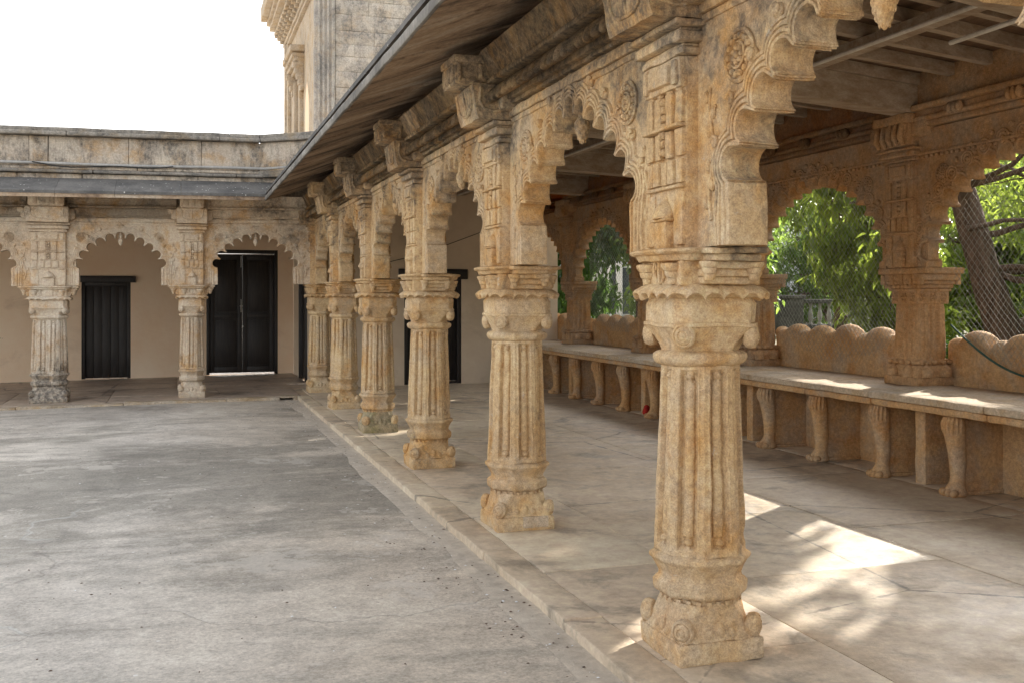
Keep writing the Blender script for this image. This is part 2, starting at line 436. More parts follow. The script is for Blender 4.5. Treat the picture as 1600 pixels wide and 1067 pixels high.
class MB:
    def __init__(s):
        s.V, s.F, s.n = [], [], 0

    def add(s, V, F):
        V = np.asarray(V, float).reshape(-1, 3)
        F = [tuple(int(i) + s.n for i in f) for f in F]
        s.V.append(V)
        s.F.extend(F)
        s.n += len(V)
        return s

    def verts(s):
        return np.concatenate(s.V) if s.V else np.zeros((0, 3))

    def grid(s, G, closed_u=False, closed_v=False, cap0=False, cap1=False, flip=False):
        """G: (nv, nu, 3)"""
        nv, nu = G.shape[:2]
        idx = np.arange(nv * nu).reshape(nv, nu)
        a = idx if closed_v else idx[:-1]
        b = np.roll(idx, -1, 0) if closed_v else idx[1:]
        if closed_u:
            a2, b2 = np.roll(a, -1, 1), np.roll(b, -1, 1)
        else:
            a, a2, b, b2 = a[:, :-1], a[:, 1:], b[:, :-1], b[:, 1:]
        q = np.stack([a, a2, b2, b], -1).reshape(-1, 4)
        if flip:
            q = q[:, ::-1]
        F = [tuple(x) for x in q.tolist()]
        if cap0:
            f = tuple(idx[0].tolist())
            F.append(f if flip else f[::-1])
        if cap1:
            f = tuple(idx[-1].tolist())
            F.append(f[::-1] if flip else f)
        return s.add(G.reshape(-1, 3), F)

    def rbox(s, lo, hi, r=0.006, res=0.06, M=None):
        """box with rounded, tessellated faces"""
        lo, hi = np.array(lo, float), np.array(hi, float)
        c, h = (lo + hi) / 2, (hi - lo) / 2
        r = min(r, h.min() * 0.9)
        ax = []
        for k in range(3):
            n = max(1, min(40, int(round(2 * (h[k] - r) / res))))
            inner = np.linspace(-h[k] + r, h[k] - r, n + 1)
            ax.append(np.concatenate([[-h[k]], inner, [h[k]]]))
        for k in range(3):
            i, j = (k + 1) % 3, (k + 2) % 3
            A, B = np.meshgrid(ax[i], ax[j], indexing='xy')
            for sg in (-1, 1):
                P = np.zeros(A.shape + (3,))
                P[..., i], P[..., j], P[..., k] = A, B, sg * h[k]
                inner = np.clip(P, -(h - r), h - r)
                d = P - inner
                L = np.linalg.norm(d, axis=-1, keepdims=True)
                P = inner + d / np.maximum(L, 1e-9) * r
                P = P + c
                if M is not None:
                    P = P @ np.array(M.to_3x3()).T + np.array(M.translation)
                s.grid(P, flip=(sg < 0))
        return s

    def box(s, lo, hi):
        x0, y0, z0 = lo
        x1, y1, z1 = hi
        V = [(x0, y0, z0), (x1, y0, z0), (x1, y1, z0), (x0, y1, z0), (x0, y0, z1), (x1, y0, z1), (x1, y1, z1), (x0, y1, z1)]
        return s.add(V, [(0, 3, 2, 1), (4, 5, 6, 7), (0, 1, 5, 4), (1, 2, 6, 5), (2, 3, 7, 6), (3, 0, 4, 7)])

    def prism(s, poly, z0, z1):
        """poly: list of (x, y) ccw; z0, z1: numbers or functions of (x, y)"""
        f0 = z0 if callable(z0) else (lambda x, y: z0)
        f1 = z1 if callable(z1) else (lambda x, y: z1)
        n = len(poly)
        V = [(x, y, f0(x, y)) for x, y in poly] + [(x, y, f1(x, y)) for x, y in poly]
        F = [tuple(range(n))[::-1], tuple(range(n, 2 * n))]
        F += [(i, (i + 1) % n, n + (i + 1) % n, n + i) for i in range(n)]
        return s.add(V, F)

    def ball(s, c, r, nu=14, nv=9):
        r = np.array(r if hasattr(r, '__len__') else (r, r, r), float)
        t = np.linspace(0.02, PI - 0.02, nv)
        p = np.linspace(0, 2 * PI, nu, endpoint=False)
        T, Pp = np.meshgrid(t, p, indexing='ij')
        G = np.stack([np.sin(T) * np.cos(Pp), np.sin(T) * np.sin(Pp), -np.cos(T)], -1) * r + np.array(c)
        return s.grid(G, closed_u=True, cap0=True, cap1=True)

    def lathe(s, prof, c=(0, 0, 0), nu=16, axis='z'):
        p = np.linspace(0, 2 * PI, nu, endpoint=False)
        R = np.array([a for a, b in prof])[:, None]
        Z = np.array([b for a, b in prof])[:, None] + 0 * p[None]
        X, Y = R * np.cos(p)[None], R * np.sin(p)[None]
        if axis == 'y':      # axis points to -y
            G = np.stack([X, -Z, Y], -1)
        else:
            G = np.stack([X, Y, Z], -1)
        return s.grid(G + np.array(c), closed_u=True, cap0=True, cap1=True)

    def tube(s, pts, rad, nu=6, cap=True):
        pts = np.asarray(pts, float)
        n = len(pts)
        rad = np.broadcast_to(np.asarray(rad, float), (n,))
        tg = np.gradient(pts, axis=0)
        tg /= np.maximum(np.linalg.norm(tg, axis=1, keepdims=True), 1e-9)
        ref = np.array([0, 0, 1.0]) if abs(tg[0][2]) < 0.9 else np.array([1.0, 0, 0])
        rows = []
        p = np.linspace(0, 2 * PI, nu, endpoint=False)
        u = np.cross(tg[0], ref)
        for k in range(n):
            u = u - tg[k] * (u @ tg[k])
            u /= np.linalg.norm(u) + 1e-12
            v = np.cross(tg[k], u)
            rows.append(pts[k] + rad[k] * (np.cos(p)[:, None] * u + np.sin(p)[:, None] * v))
        return s.grid(np.array(rows), closed_u=True, cap0=cap, cap1=cap)

    def rough(s, amp=0.004, scale=9, seed=0, chips=0.0):
        """worn stone: displace every vertex by smooth noise; chips bite inwards"""
        V = s.verts()
        o = np.stack([fbm(V, scale, seed + 11), fbm(V + 17.3, scale, seed + 23), fbm(V + 41.1, scale, seed + 37)], 1)
        V = V + o * amp * 2
        if chips > 0:
            m = np.clip(fbm(V, scale * 0.8, seed + 71) - 0.28, 0, 1)[:, None]
            c = V.mean(0)
            d = V - c
            d[:, 2] *= 0.15
            L = np.linalg.norm(d, axis=1, keepdims=True)
            V = V - d / np.maximum(L, 1e-6) * np.minimum(m * chips * 4, chips)
        s.V = [V]
        return s

    def mesh(s, name, mat, angle=38):
        me = bpy.data.meshes.new(name)
        me.from_pydata(s.verts().tolist(), [], s.F)
        if mat is not None:
            me.materials.append(MATS[mat])
        me.polygons.foreach_set('use_smooth', [True] * len(me.polygons))
        try:
            me.set_sharp_from_angle(angle=math.radians(angle))
        except Exception:
            pass
        me.update()
        return me

    def build(s, name, mat, parent=None, angle=38, loc=None):
        return link(name, s.mesh(name, mat, angle), parent, loc)


def link(name, me, parent=None, loc=None, rotz=0.0):
    o = bpy.data.objects.new(name, me)
    COL.objects.link(o)
    if parent is not None:
        o.parent = parent
    if loc is not None:
        o.location = loc
    if rotz:
        o.rotation_euler = (0, 0, rotz)
    return o


def tag(o, label=None, cat=None, group=None, kind=None):
    if label:
        o['label'] = label
    if cat:
        o['category'] = cat
    if group:
        o['group'] = group
    if kind:
        o['kind'] = kind
    return o


def thing(name, label, cat, loc=(0, 0, 0), rotz=0.0, group=None):
    o = bpy.data.objects.new(name, None)
    o.empty_display_size = 0.1
    COL.objects.link(o)
    o.location = loc
    o.rotation_euler = (0, 0, rotz)
    return tag(o, label, cat, group)


def copy_tree(o, parent=None):
    c = o.copy()
    COL.objects.link(c)
    c.parent = parent
    for ch in list(o.children):
        copy_tree(ch, c)
    return c


def set_mat(o, mat):
    """give a copied thing another stone on its own mesh copies"""
    cache = set_mat.cache
    for ch in [o] + list(o.children_recursive):
        if ch.type == 'MESH':
            key = (ch.data.name, mat)
            if key not in cache:
                m = ch.data.copy()
                m.materials[0] = MATS[mat]
                cache[key] = m
            ch.data = cache[key]


set_mat.cache = {}

PZ = 0.12                    # platform height
TILT = 0.0116                # the cross wing has settled away from the corner


def wz(x):
    return -TILT * (1.88 - x)


def csq(theta, s, ch):
    """radius of a square of half-width s with its corners cut by ch"""
    c, n = np.abs(np.cos(theta)), np.abs(np.sin(theta))
    r = np.minimum(s / np.maximum(c, 1e-6), s / np.maximum(n, 1e-6))
    return np.minimum(r, (2 * s - ch) / np.maximum(c + n, 1e-6))


OCT = 2 - math.sqrt(2)       # ch/s of a regular octagon: 2s - ch = sqrt(2) s


def th_samples(n_face=14):
    t = []
    for k in range(8):
        c = k * PI / 4
        t.append(c + np.linspace(-PI / 8, PI / 8, n_face, endpoint=False))
    return np.concatenate(t)


def radial(mb, rows, th, cap=True):
    """rows: list of (z, r(th)); z may be an array over th"""
    G = []
    for z, r in rows:
        r = np.broadcast_to(r, th.shape)
        G.append(np.stack([r * np.cos(th), r * np.sin(th), np.broadcast_to(z, th.shape)], -1))
    return mb.grid(np.array(G), closed_u=True, cap0=cap, cap1=cap)


def prof_rows(prof, th, chamfer, sub=3):
    """prof: list of (z, s); chamfer: fraction"""
    rows = []
    for (z0, s0), (z1, s1) in zip(prof[:-1], prof[1:]):
        L = math.hypot(z1 - z0, s1 - s0)
        n = max(1, int(L / 0.02))
        for k in range(n):
            f = k / n
            s = s0 + (s1 - s0) * f
            rows.append((z0 + (z1 - z0) * f, csq(th, s, chamfer * s)))
    rows.append((prof[-1][0], csq(th, prof[-1][1], chamfer * prof[-1][1])))
    return rows


TH = th_samples(14)


# ------------------------------------------------------------------ the arcade pillar
def scroll_ball(mb, c, r, ang):
    """a worn volute: round body with a spiral groove, facing outwards at angle ang"""
    n = 22
    prof = [(0.02, -0.72), (0.55, -0.70), (0.9, -0.45), (1.0, 0), (0.93, 0.35), (0.78, 0.48), (0.70, 0.40), (0.62, 0.55), (0.42, 0.66), (0.34, 0.58), (0.2, 0.72), (0.02, 0.76)]
    p = np.linspace(0, 2 * PI, n, endpoint=False)
    R = np.array([a for a, b in prof])[:, None] * r
    A = np.array([b for a, b in prof])[:, None] * r + 0 * p
    X = R * np.cos(p)
    Z = R * np.sin(p) * 1.12
    ca, sa = math.cos(ang), math.sin(ang)
    G = np.stack([A * ca - X * sa, A * sa + X * ca, Z], -1) + np.array(c)
    mb.grid(G, closed_u=True, cap0=True, cap1=True)


def pilaster_parts(root, z0, z1, zcap, hw, yf, mat, side=-1, rich=False):
    """flat carved pilaster from z0 to z1 with a moulded cap to zcap; yf: face distance in front of the axis"""
    sg = side
    H = z1 - z0

    def Y(a, b):
        return (min(sg * a, sg * b), max(sg * a, sg * b))

    mb = MB()
    y0, y1 = Y(0.0, yf)
    mb.rbox((-hw, y0, z0), (hw, y1, z1), 0.012, 0.05)
    mb.rough(0.004, 10, int(H * 97))
    pier = mb.build('pilaster', mat, root)
    orn = MB()

    def bx(u0, u1, a, b, d, r=0.005):
        ya, yb = Y(yf - 0.02, yf + d * 1.6)
        orn.rbox((u0, ya, a), (u1, yb, b), r, 0.04)
    f = lambda t: z0 + H * t
    # cushion panel under the cap
    bx(-hw * 0.98, hw * 0.98, f(0.835), f(1.0) - 0.004, 0.016)
    bx(-hw * 0.55, hw * 0.55, f(0.865), f(0.965), 0.030, 0.012)
    bx(-hw * 0.90, -hw * 0.66, f(0.85), f(0.98), 0.026, 0.01)
    bx(hw * 0.66, hw * 0.90, f(0.85), f(0.98), 0.026, 0.01)
    for k in range(4):
        u = hw * (-0.72 + 0.48 * k)
        ya = sg * (yf + 0.004)
        orn.ball((u, ya, f(0.835)), (hw * 0.16, 0.014, 0.016), 10, 6)
    # two courses of sunk panels
    for (a, b) in ((0.655, 0.82), (0.485, 0.625)):
        bx(-hw * 0.97, -hw * 0.62, f(a), f(b), 0.010)
        bx(-hw * 0.46, -hw * 0.13, f(a), f(b), 0.012)
        bx(hw * 0.13, hw * 0.46, f(a), f(b), 0.012)
        bx(hw * 0.62, hw * 0.97, f(a), f(b), 0.010)
    bx(-hw * 0.98, hw * 0.98, f(0.632), f(0.652), 0.024, 0.008)
    # hanging chain on the middle line
    n = 7
    for k in range(n):
        zc = f(0.50 + 0.31 * (k + 0.5) / n)
        ya = sg * (yf + 0.016)
        for du in (-0.013, 0.013):
            orn.ball((du, ya, zc), (0.0125, 0.018, H * 0.022), 8, 6)
    # band of narrow upright panels
    for k in range(5):
        u = hw * (-0.80 + 0.40 * k)
        bx(u - hw * 0.155, u + hw * 0.155, f(0.345), f(0.47), 0.010 + 0.003 * (k % 2))
    bx(-hw * 0.99, hw * 0.99, f(0.318), f(0.338), 0.014, 0.006)
    # lower panel with a little domed shrine
    bx(-hw * 0.98, -hw * 0.55, f(0.02), f(0.30), 0.008)
    bx(hw * 0.55, hw * 0.98, f(0.02), f(0.30), 0.008)
    bx(-hw * 0.34, hw * 0.34, f(0.0) + 0.002, f(0.15), 0.020)
    bx(-hw * 0.42, hw * 0.42, f(0.150), f(0.166), 0.026)
    ya = sg * (yf + 0.002)
    orn.lathe([(hw * 0.36, 0), (hw * 0.36, H * 0.02), (hw * 0.28, H * 0.055), (hw * 0.15, H * 0.085), (hw * 0.05, H * 0.105), (hw * 0.045, H * 0.125), (0.002, H * 0.14)], (0, ya, f(0.166)), 14)
    if rich:
        for a, b in ((0.655, 0.82), (0.485, 0.625), (0.02, 0.15)):
            for k in range(3):
                for su in (-1, 1):
                    orn.ball((su * hw * 0.30, sg * (yf + 0.012), f(a + (b - a) * (k + 0.5) / 3)), (hw * 0.12, 0.012, H * 0.018), 8, 5)
        for k in range(5):
            for r in (0, 1):
                orn.ball((hw * (-0.72 + 0.36 * k), sg * (yf + 0.02), f(0.88 + 0.06 * r)), (hw * 0.13, 0.016, 0.016), 8, 5)
    orn.rough(0.003, 14, 5)
    orn.build('carved_panel', mat, pier)
    # cap
    cap = MB()
    hc = zcap - z1
    for (a, b, e, d) in ((0.0, 0.24, 0.022, 0.026), (0.245, 0.36, 0.012, 0.016), (0.365, 0.70, 0.046, 0.052), (0.705, 0.80, 0.032, 0.036), (0.805, 1.0, 0.066, 0.076)):
        ya, yb = Y(0.0, yf + d)
        cap.rbox((-hw - e, ya, z1 + hc * a), (hw + e, yb, z1 + hc * b), 0.010, 0.045)
    cap.rough(0.0045, 11, 3, 0.004)
    cap.build('moulded_cap', mat, root)
    return pier


def make_pillar(stretch=0.0, mat='sandstone', sd=0, worn=0.0):
    """local frame: x along the row, -y towards the courtyard, z from the platform"""
    root = thing('carved_pillar', 'x', 'pillar')

    def fin(mb, name, amp=0.0045, sc=9, seed=1, chips=0.006, parent=None, ang=38):
        mb.rough(amp, sc, seed + sd * 101, chips)
        if stretch:
            V = mb.V[0]
            V[:, 0] += np.clip(V[:, 0] / 0.010, -1, 1) * stretch
            V[:, 0] *= 1.0
        return mb.build(name, mat, parent or root, ang)
    # plinth and waisted base block
    mb = MB()
    mb.rbox((-.193, -.193, -0.004), (.193, .193, .090), 0.014, 0.03)
    fin(mb, 'plinth', 0.006, 7, 3, 0.016)
    mb = MB()
    rows = []
    for k in range(12):
        f = k / 11
        s = 0.183 - 0.030 * math.sin(min(1, f * 1.35) * PI / 2)
        rows.append((0.086 + f * 0.140, csq(TH, s, s * (0.06 + 0.45 * f ** 1.5))))
    radial(mb, rows, TH)
    for k in range(4):      # half lotus cut on each face
        a = k * PI / 2
        ca, sa = math.cos(a), math.sin(a)
        for j in (-1, 0, 1):
            mb.ball((0.158 * ca - j * .052 * sa, 0.158 * sa + j * .052 * ca, 0.105 + 0.012 * (j == 0)), (0.026, 0.026, 0.030 + 0.012 * (j == 0)), 10, 7)
    fin(mb, 'base_block', 0.006, 8, 5, 0.012)
    for k in range(4):
        a = PI / 4 + k * PI / 2
        mb = MB()
        scroll_ball(mb, (0.228 * math.cos(a), 0.228 * math.sin(a), 0.134), 0.047, a)
        fin(mb, 'corner_scroll', 0.003, 14, 11 + k, 0.004)
    # dentils, ring mouldings
    mb = MB()
    for k in range(24):
        a = k * 2 * PI / 24
        r = csq(np.array([a]), 0.156, OCT * 0.156)[0]
        M = Matrix.Translation((r * math.cos(a), r * math.sin(a), 0.232)) @ Matrix.Rotation(a, 4, 'Z')
        mb.rbox((-0.008, -0.010, -0.011), (0.007, 0.010, 0.010), 0.003, 0.02, M)
    fin(mb, 'dentil_row', 0.002, 20, 2, 0)
    mb = MB()
    prof = [(0.222, 0.150), (0.242, 0.150), (0.246, 0.168), (0.254, 0.177), (0.266, 0.182), (0.298, 0.182), (0.312, 0.170), (0.318, 0.160), (0.330, 0.157), (0.338, 0.160), (0.356, 0.168), (0.384, 0.184), (0.392, 0.193), (0.402, 0.196), (0.412, 0.194), (0.420, 0.182), (0.424, 0.172)]
    radial(mb, prof_rows(prof, TH, OCT), TH)
    fin(mb, 'base_ring', 0.0028, 9, 7, 0.008)
    # fluted shaft
    loc = np.array([-.5, -.44, -.37, -.325, -.29, -.255, -.22, -.188, -.178, -.155, -.11, -.055, 0, .055, .11, .155, .178, .188, .22, .255, .29, .325, .37, .44])
    ang = np.concatenate([k * PI / 4 + np.arctan(2 * loc * math.tan(PI / 8)) for k in range(8)])
    U = np.tile(loc, 8)
    za, zb = 0.424, 1.206
    nz = 74
    rows = []
    for k in range(nz):
        z = za + (zb - za) * k / (nz - 1)
        f = (z - za) / (zb - za)
        s = 0.1775 - 0.0255 * f
        r = csq(ang, s, OCT * s)
        inn = (1 - worn * (1 - min(max((f - .30) / .25, 0), 1))) * min(max((z - (za + 0.028)) / 0.012, 0), 1) * min(max(((zb - 0.026) - z) / 0.012, 0), 1)
        au = np.abs(U)
        ch = np.clip((0.285 - au) / 0.030, 0, 1) * 0.024
        lip = np.exp(-((au - 0.325) / 0.035) ** 2) * 0.005
        rod = np.sqrt(np.clip(1 - (au / 0.185) ** 2, 0, 1)) * 0.019
        end = 0.0
        for zc in (za + 0.058, zb - 0.050):
            d = np.sqrt((U * 0.13) ** 2 + (z - zc) ** 2)
            end = np.maximum(end, np.sqrt(np.clip(1 - (d / 0.020) ** 2, 0, 1)) * 0.028)
        round_ = (np.cos(np.clip(au - 0.23, 0, 1) / 0.27 * PI / 2)) * 0.004
        r = r + inn * (-ch + np.maximum(rod * (abs(z - za - .058) > .02) * (abs(zb - .05 - z) > .02), end) + lip)
        rows.append((z, r))
    mb = MB()
    if stretch:
        for sg in (-1, 1):
            tw_ = MB()
            radial(tw_, rows, ang)
            mb.add(tw_.verts() + np.array([sg * stretch, 0, 0]), tw_.F)
        mb.rough(0.0030, 8, 13, 0)
        mb.build('fluted_shaft', mat, root, 30)
    else:
        radial(mb, rows, ang)
        fin(mb, 'fluted_shaft', 0.0030, 8, 13, 0.010, ang=30)
    # necking ring, bell with corner scrolls
    mb = MB()
    prof = [(1.196, 0.150), (1.204, 0.166), (1.214, 0.178), (1.230, 0.184), (1.246, 0.180), (1.256, 0.166), (1.260, 0.150)]
    radial(mb, prof_rows(prof, TH, OCT), TH)
    fin(mb, 'necking_ring', 0.004, 10, 17, 0.006)
    mb = MB()
    rows = []
    for k in range(12):
        f = k / 11
        s = 0.150 + 0.036 * f ** 1.6
        rows.append((1.256 + f * 0.100, csq(TH, s, s * (OCT * (1 - f) + 0.28 * f))))
    for z, s, c in ((1.358, .193, .26), (1.372, .193, .26), (1.375, .186, .30), (1.452, .188, .30), (1.466, .180, .3), (1.50, .170, .3)):
        rows.append((z, csq(TH, s, s * c)))
    radial(mb, rows, TH)
    fin(mb, 'bell', 0.004, 9, 19, 0.008)
    for k in range(4):
        a = PI / 4 + k * PI / 2
        mb = MB()
        scroll_ball(mb, (0.218 * math.cos(a), 0.218 * math.sin(a), 1.322), 0.047, a)
        fin(mb, 'corner_scroll', 0.003, 14, 31 + k, 0.004)
    # scalloped drip band
    mb = MB()
    th = th_samples(30)
    rows = []
    s_out, chf = 0.232, 0.30
    r_out = csq(th, s_out, s_out * chf)
    # lobes counted along the outline
    px, py = r_out * np.cos(th), r_out * np.sin(th)
    seg = np.hypot(np.diff(np.append(px, px[0])), np.diff(np.append(py, py[0])))
    per = np.concatenate([[0], np.cumsum(seg)[:-1]]) / seg.sum()
    lob = np.abs(np.sin(per * PI * 20)) ** 0.55
    low = 1.462 + 0.030 * lob
    for z, s in ((1.470, .150), (1.478, .196)):
        rows.append((z, csq(th, s, s * chf)))
    rows.append((low + 0.006, csq(th, s_out - .016, (s_out - .016) * chf)))
    rows.append((low, r_out - 0.006))
    rows.append((low + 0.003, r_out + 0.002))
    for f in (0.15, 0.35, 0.6, 0.8, 0.93, 1.0):
        s = s_out + 0.004 - 0.030 * f ** 2.2
        rows.append((low + (1.522 - low) * f, csq(th, s, s * chf)))
    rows.append((1.531, csq(th, .190, .190 * chf)))
    radial(mb, rows, th)
    fin(mb, 'scalloped_drip', 0.003, 11, 23, 0.005, ang=32)
    # corbel course: cross-shaped core with little stepped corbels
    mb = MB()
    mb.rbox((-.182, -.182, 1.524), (.182, .182, 1.652), 0.010, 0.04)
    for sx in (-1, 1):
        for (e, a, b) in ((.232, 1.528, 1.560), (.256, 1.558, 1.592), (.286, 1.590, 1.622), (.316, 1.620, 1.650)):
            mb.rbox((min(0, sx * e), -.106, a), (max(0, sx * e), .106, b), 0.009, 0.05)
    for sy in (-1, 1):
        for sx in (-1, 1):
            for (e, a, b, r) in ((0, 1.532, 1.560, .026), (0, 1.558, 1.588, .038), (0, 1.586, 1.618, .050)):
                mb.lathe([(0.003, a), (r * .8, a), (r, (a + b) / 2), (r, b - .004), (r * .7, b), (.003, b + .001)], (sx * .118, sy * .184, 0), 14)
            # scroll leaf between them
            pts = [(sx * .018, sy * .186, 1.54), (sx * .040, sy * .188, 1.565), (sx * .046, sy * .190, 1.60), (sx * .034, sy * .190, 1.622), (sx * .022, sy * .190, 1.608), (sx * .030, sy * .190, 1.592)]
            mb.tube(pts, [.006, .008, .009, .008, .007, .005], 8)
        mb.rbox((-.008, min(sy * .17, sy * .196), 1.532), (.008, max(sy * .17, sy * .196), 1.64), .004, .04)
    for sx in (-1, 1):
        for sy in (-1, 1):
            for (a, b, r) in ((1.545, 1.572, .022), (1.570, 1.598, .031), (1.596, 1.622, .041)):
                mb.lathe([(0.003, a), (r * .8, a), (r, (a + b) / 2), (r, b - .004), (.003, b)], (sx * .262, sy * .100, 0), 12)
    fin(mb, 'corbel_course', 0.003, 12, 29, 0.005)
    mb = MB()
    rows = [(z, csq(TH, s, s * .30)) for z, s in ((1.620, .186), (1.626, .214), (1.648, .224), (1.653, .240), (1.662, .246), (1.670, .244), (1.6745, .230))]
    radial(mb, rows, TH)
    for sx in (-1, 1):
        mb.rbox((min(sx * .1, sx * .336), -.128, 1.648), (max(sx * .1, sx * .336), .128, 1.6725), 0.008, 0.04)
    fin(mb, 'abacus', 0.004, 9, 37, 0.008)
    # upper pier: core between the arches, pilasters to both sides
    zt = 2.452
    mb = MB()
    mb.rbox((-.30, -.088, 1.672), (.30, .012, 2.80), 0.008, 0.08)
    fin(mb, 'pier_core', 0.002, 9, 41, 0)
    pilaster_parts(root, 1.673, zt, 2.585, 0.168 + stretch, 0.155, mat, -1)
    pilaster_parts(root, 1.673, zt, 2.585, 0.150 + stretch, 0.100, mat, 1)
    # bracket: lower cushion block with rolled faces, upper block carrying the eave
    mb = MB()
    yl, hwb = 0.365, 0.215
    n = 14
    prof = []
    for k in range(n + 1):
        f = k / n
        z = 2.588 + 0.222 * f
        y = yl - 0.045 * (1 - f) ** 3 - 0.014 * math.sin(f * PI) - (0.012 if f > .93 else 0)
        prof.append((y, z))
    rowsG = []
    for y, z in prof:
        xs = np.linspace(-hwb, hwb, 16)
        ring = [(x, -y, z) for x in xs] + [(hwb, yy, z) for yy in np.linspace(-y, 0.0, 8)[1:]] + [(x, 0.0, z) for x in xs[::-1][1:]] + [(-hwb, yy, z) for yy in np.linspace(0.0, -y, 8)[1:-1]]
        rowsG.append(ring)
    mb.grid(np.array(rowsG), closed_u=True, cap0=True, cap1=True)
    for sx in (-1, 1):     # side rolls along the row
        mb.rbox((min(sx * .19, sx * .30), -.20, 2.64), (max(sx * .19, sx * .30), -.02, 2.80), 0.03, 0.04)
        mb.rbox((min(sx * .19, sx * .345), -.17, 2.73), (max(sx * .19, sx * .345), -.02, 2.805), 0.02, 0.04)
        # U-shaped raised border on the side faces
        x = sx * (hwb + .004)
        U_ = [(x, -.31, 2.79), (x, -.312, 2.70), (x, -.285, 2.652), (x, -.22, 2.636), (x, -.155, 2.65), (x, -.125, 2.70), (x, -.122, 2.79)]
        mb.tube(U_, 0.011, 8)
    def yp(z):
        f = (z - 2.588) / .222
        return -(yl - 0.045 * (1 - f) ** 3 - 0.014 * math.sin(f * PI)) - .002
    pts = [(u, yp(z), z) for u, z in ((-.15, 2.79), (-.152, 2.74), (-.145, 2.69), (-.12, 2.655), (-.07, 2.637), (0, 2.632), (.07, 2.637), (.12, 2.655), (.145, 2.69), (.152, 2.74), (.15, 2.79))]
    mb.tube(pts, 0.009, 8)
    mb.tube([(0, yp(z), z) for z in (2.64, 2.68, 2.72, 2.76, 2.79)], 0.007, 8)
    fin(mb, 'bracket_block', 0.004, 9, 43, 0.006)
    mb = MB()
    mb.rbox((-.158, -.455, 2.812), (.158, -.05, 2.985), 0.006, 0.05)
    mb.rbox((-.170, -.468, 2.945), (.170, -.20, 2.990), 0.005, 0.05)
    for sx in (-1, 1):      # framed side panels
        for (ya, yb) in ((-.442, -.418), (-.305, -.280), (-.160, -.135)):
            mb.rbox((min(sx * .14, sx * .172), ya, 2.826), (max(sx * .14, sx * .172), yb, 2.940), 0.004, 0.05)
        mb.rbox((min(sx * .14, sx * .171), -.418, 2.824), (max(sx * .14, sx * .171), -.16, 2.846), 0.004, 0.05)
    for k in range(3):
        mb.rbox((-.135 + .095 * k, -.467, 2.83), (-.055 + .095 * k, -.44, 2.93), 0.008, 0.05)
    fin(mb, 'eave_bracket', 0.002, 9, 47, 0)
    return root


# ------------------------------------------------------------------ cusped arches
def arch_curve(a, b, n_exp, zc, nf, rf, nth, flat=0.35, ripple=0.010):
    """polar outline of a cusped opening: base superellipse plus foil circles; returns th and R(th, d)"""
    th = np.linspace(0, PI, nth)

    def base(t):
        c, s_ = np.abs(np.cos(t)), np.abs(np.sin(t))
        return ((c / a) ** n_exp + (s_ / b) ** n_exp) ** (-1.0 / n_exp)
    tt = np.linspace(0, PI, 4000)
    rb = base(tt)
    X, Z = rb * np.cos(tt), rb * np.sin(tt)
    L = np.concatenate([[0], np.cumsum(np.hypot(np.diff(X), np.diff(Z)))])
    tot = L[-1]
    cen = []
    for k in range(nf):
        l = tot * (k + 0.5) / nf
        i = np.searchsorted(L, l)
        nx_, nz_ = X[i] / a ** 2, Z[i] / b ** 2
        nl_ = math.hypot(nx_, nz_)
        e_ = tot / nf * rf * .30
        cen.append((X[i] + nx_ / nl_ * e_, Z[i] + nz_ / nl_ * e_))
    cen = np.array(cen)
    chord = tot / nf
    r0 = chord * rf
    rbth = base(th)
    lth = np.interp(th, tt, L) / chord
    # fine ridges on the cusps
    cuspd = np.abs(lth - np.round(lth))
    rip = -ripple * (0.5 + 0.5 * np.cos(cuspd * 2 * PI * 14)) * np.clip((0.5 - rf * 0.92 - cuspd) / 0.03, 0, 1)

    def R(d):
        out = rbth + d * 0.9 + (rip if d < 0.006 else 0)
        cx, sx = np.cos(th), np.sin(th)
        for (x, z) in cen:
            p = x * cx + z * sx
            q = (r0 + d) ** 2 - (x * x + z * z - p * p)
            hit = p + np.sqrt(np.maximum(q, 0))
            out = np.where(q > 0, np.maximum(out, hit), out)
        return out
    return th, R, cen, chord


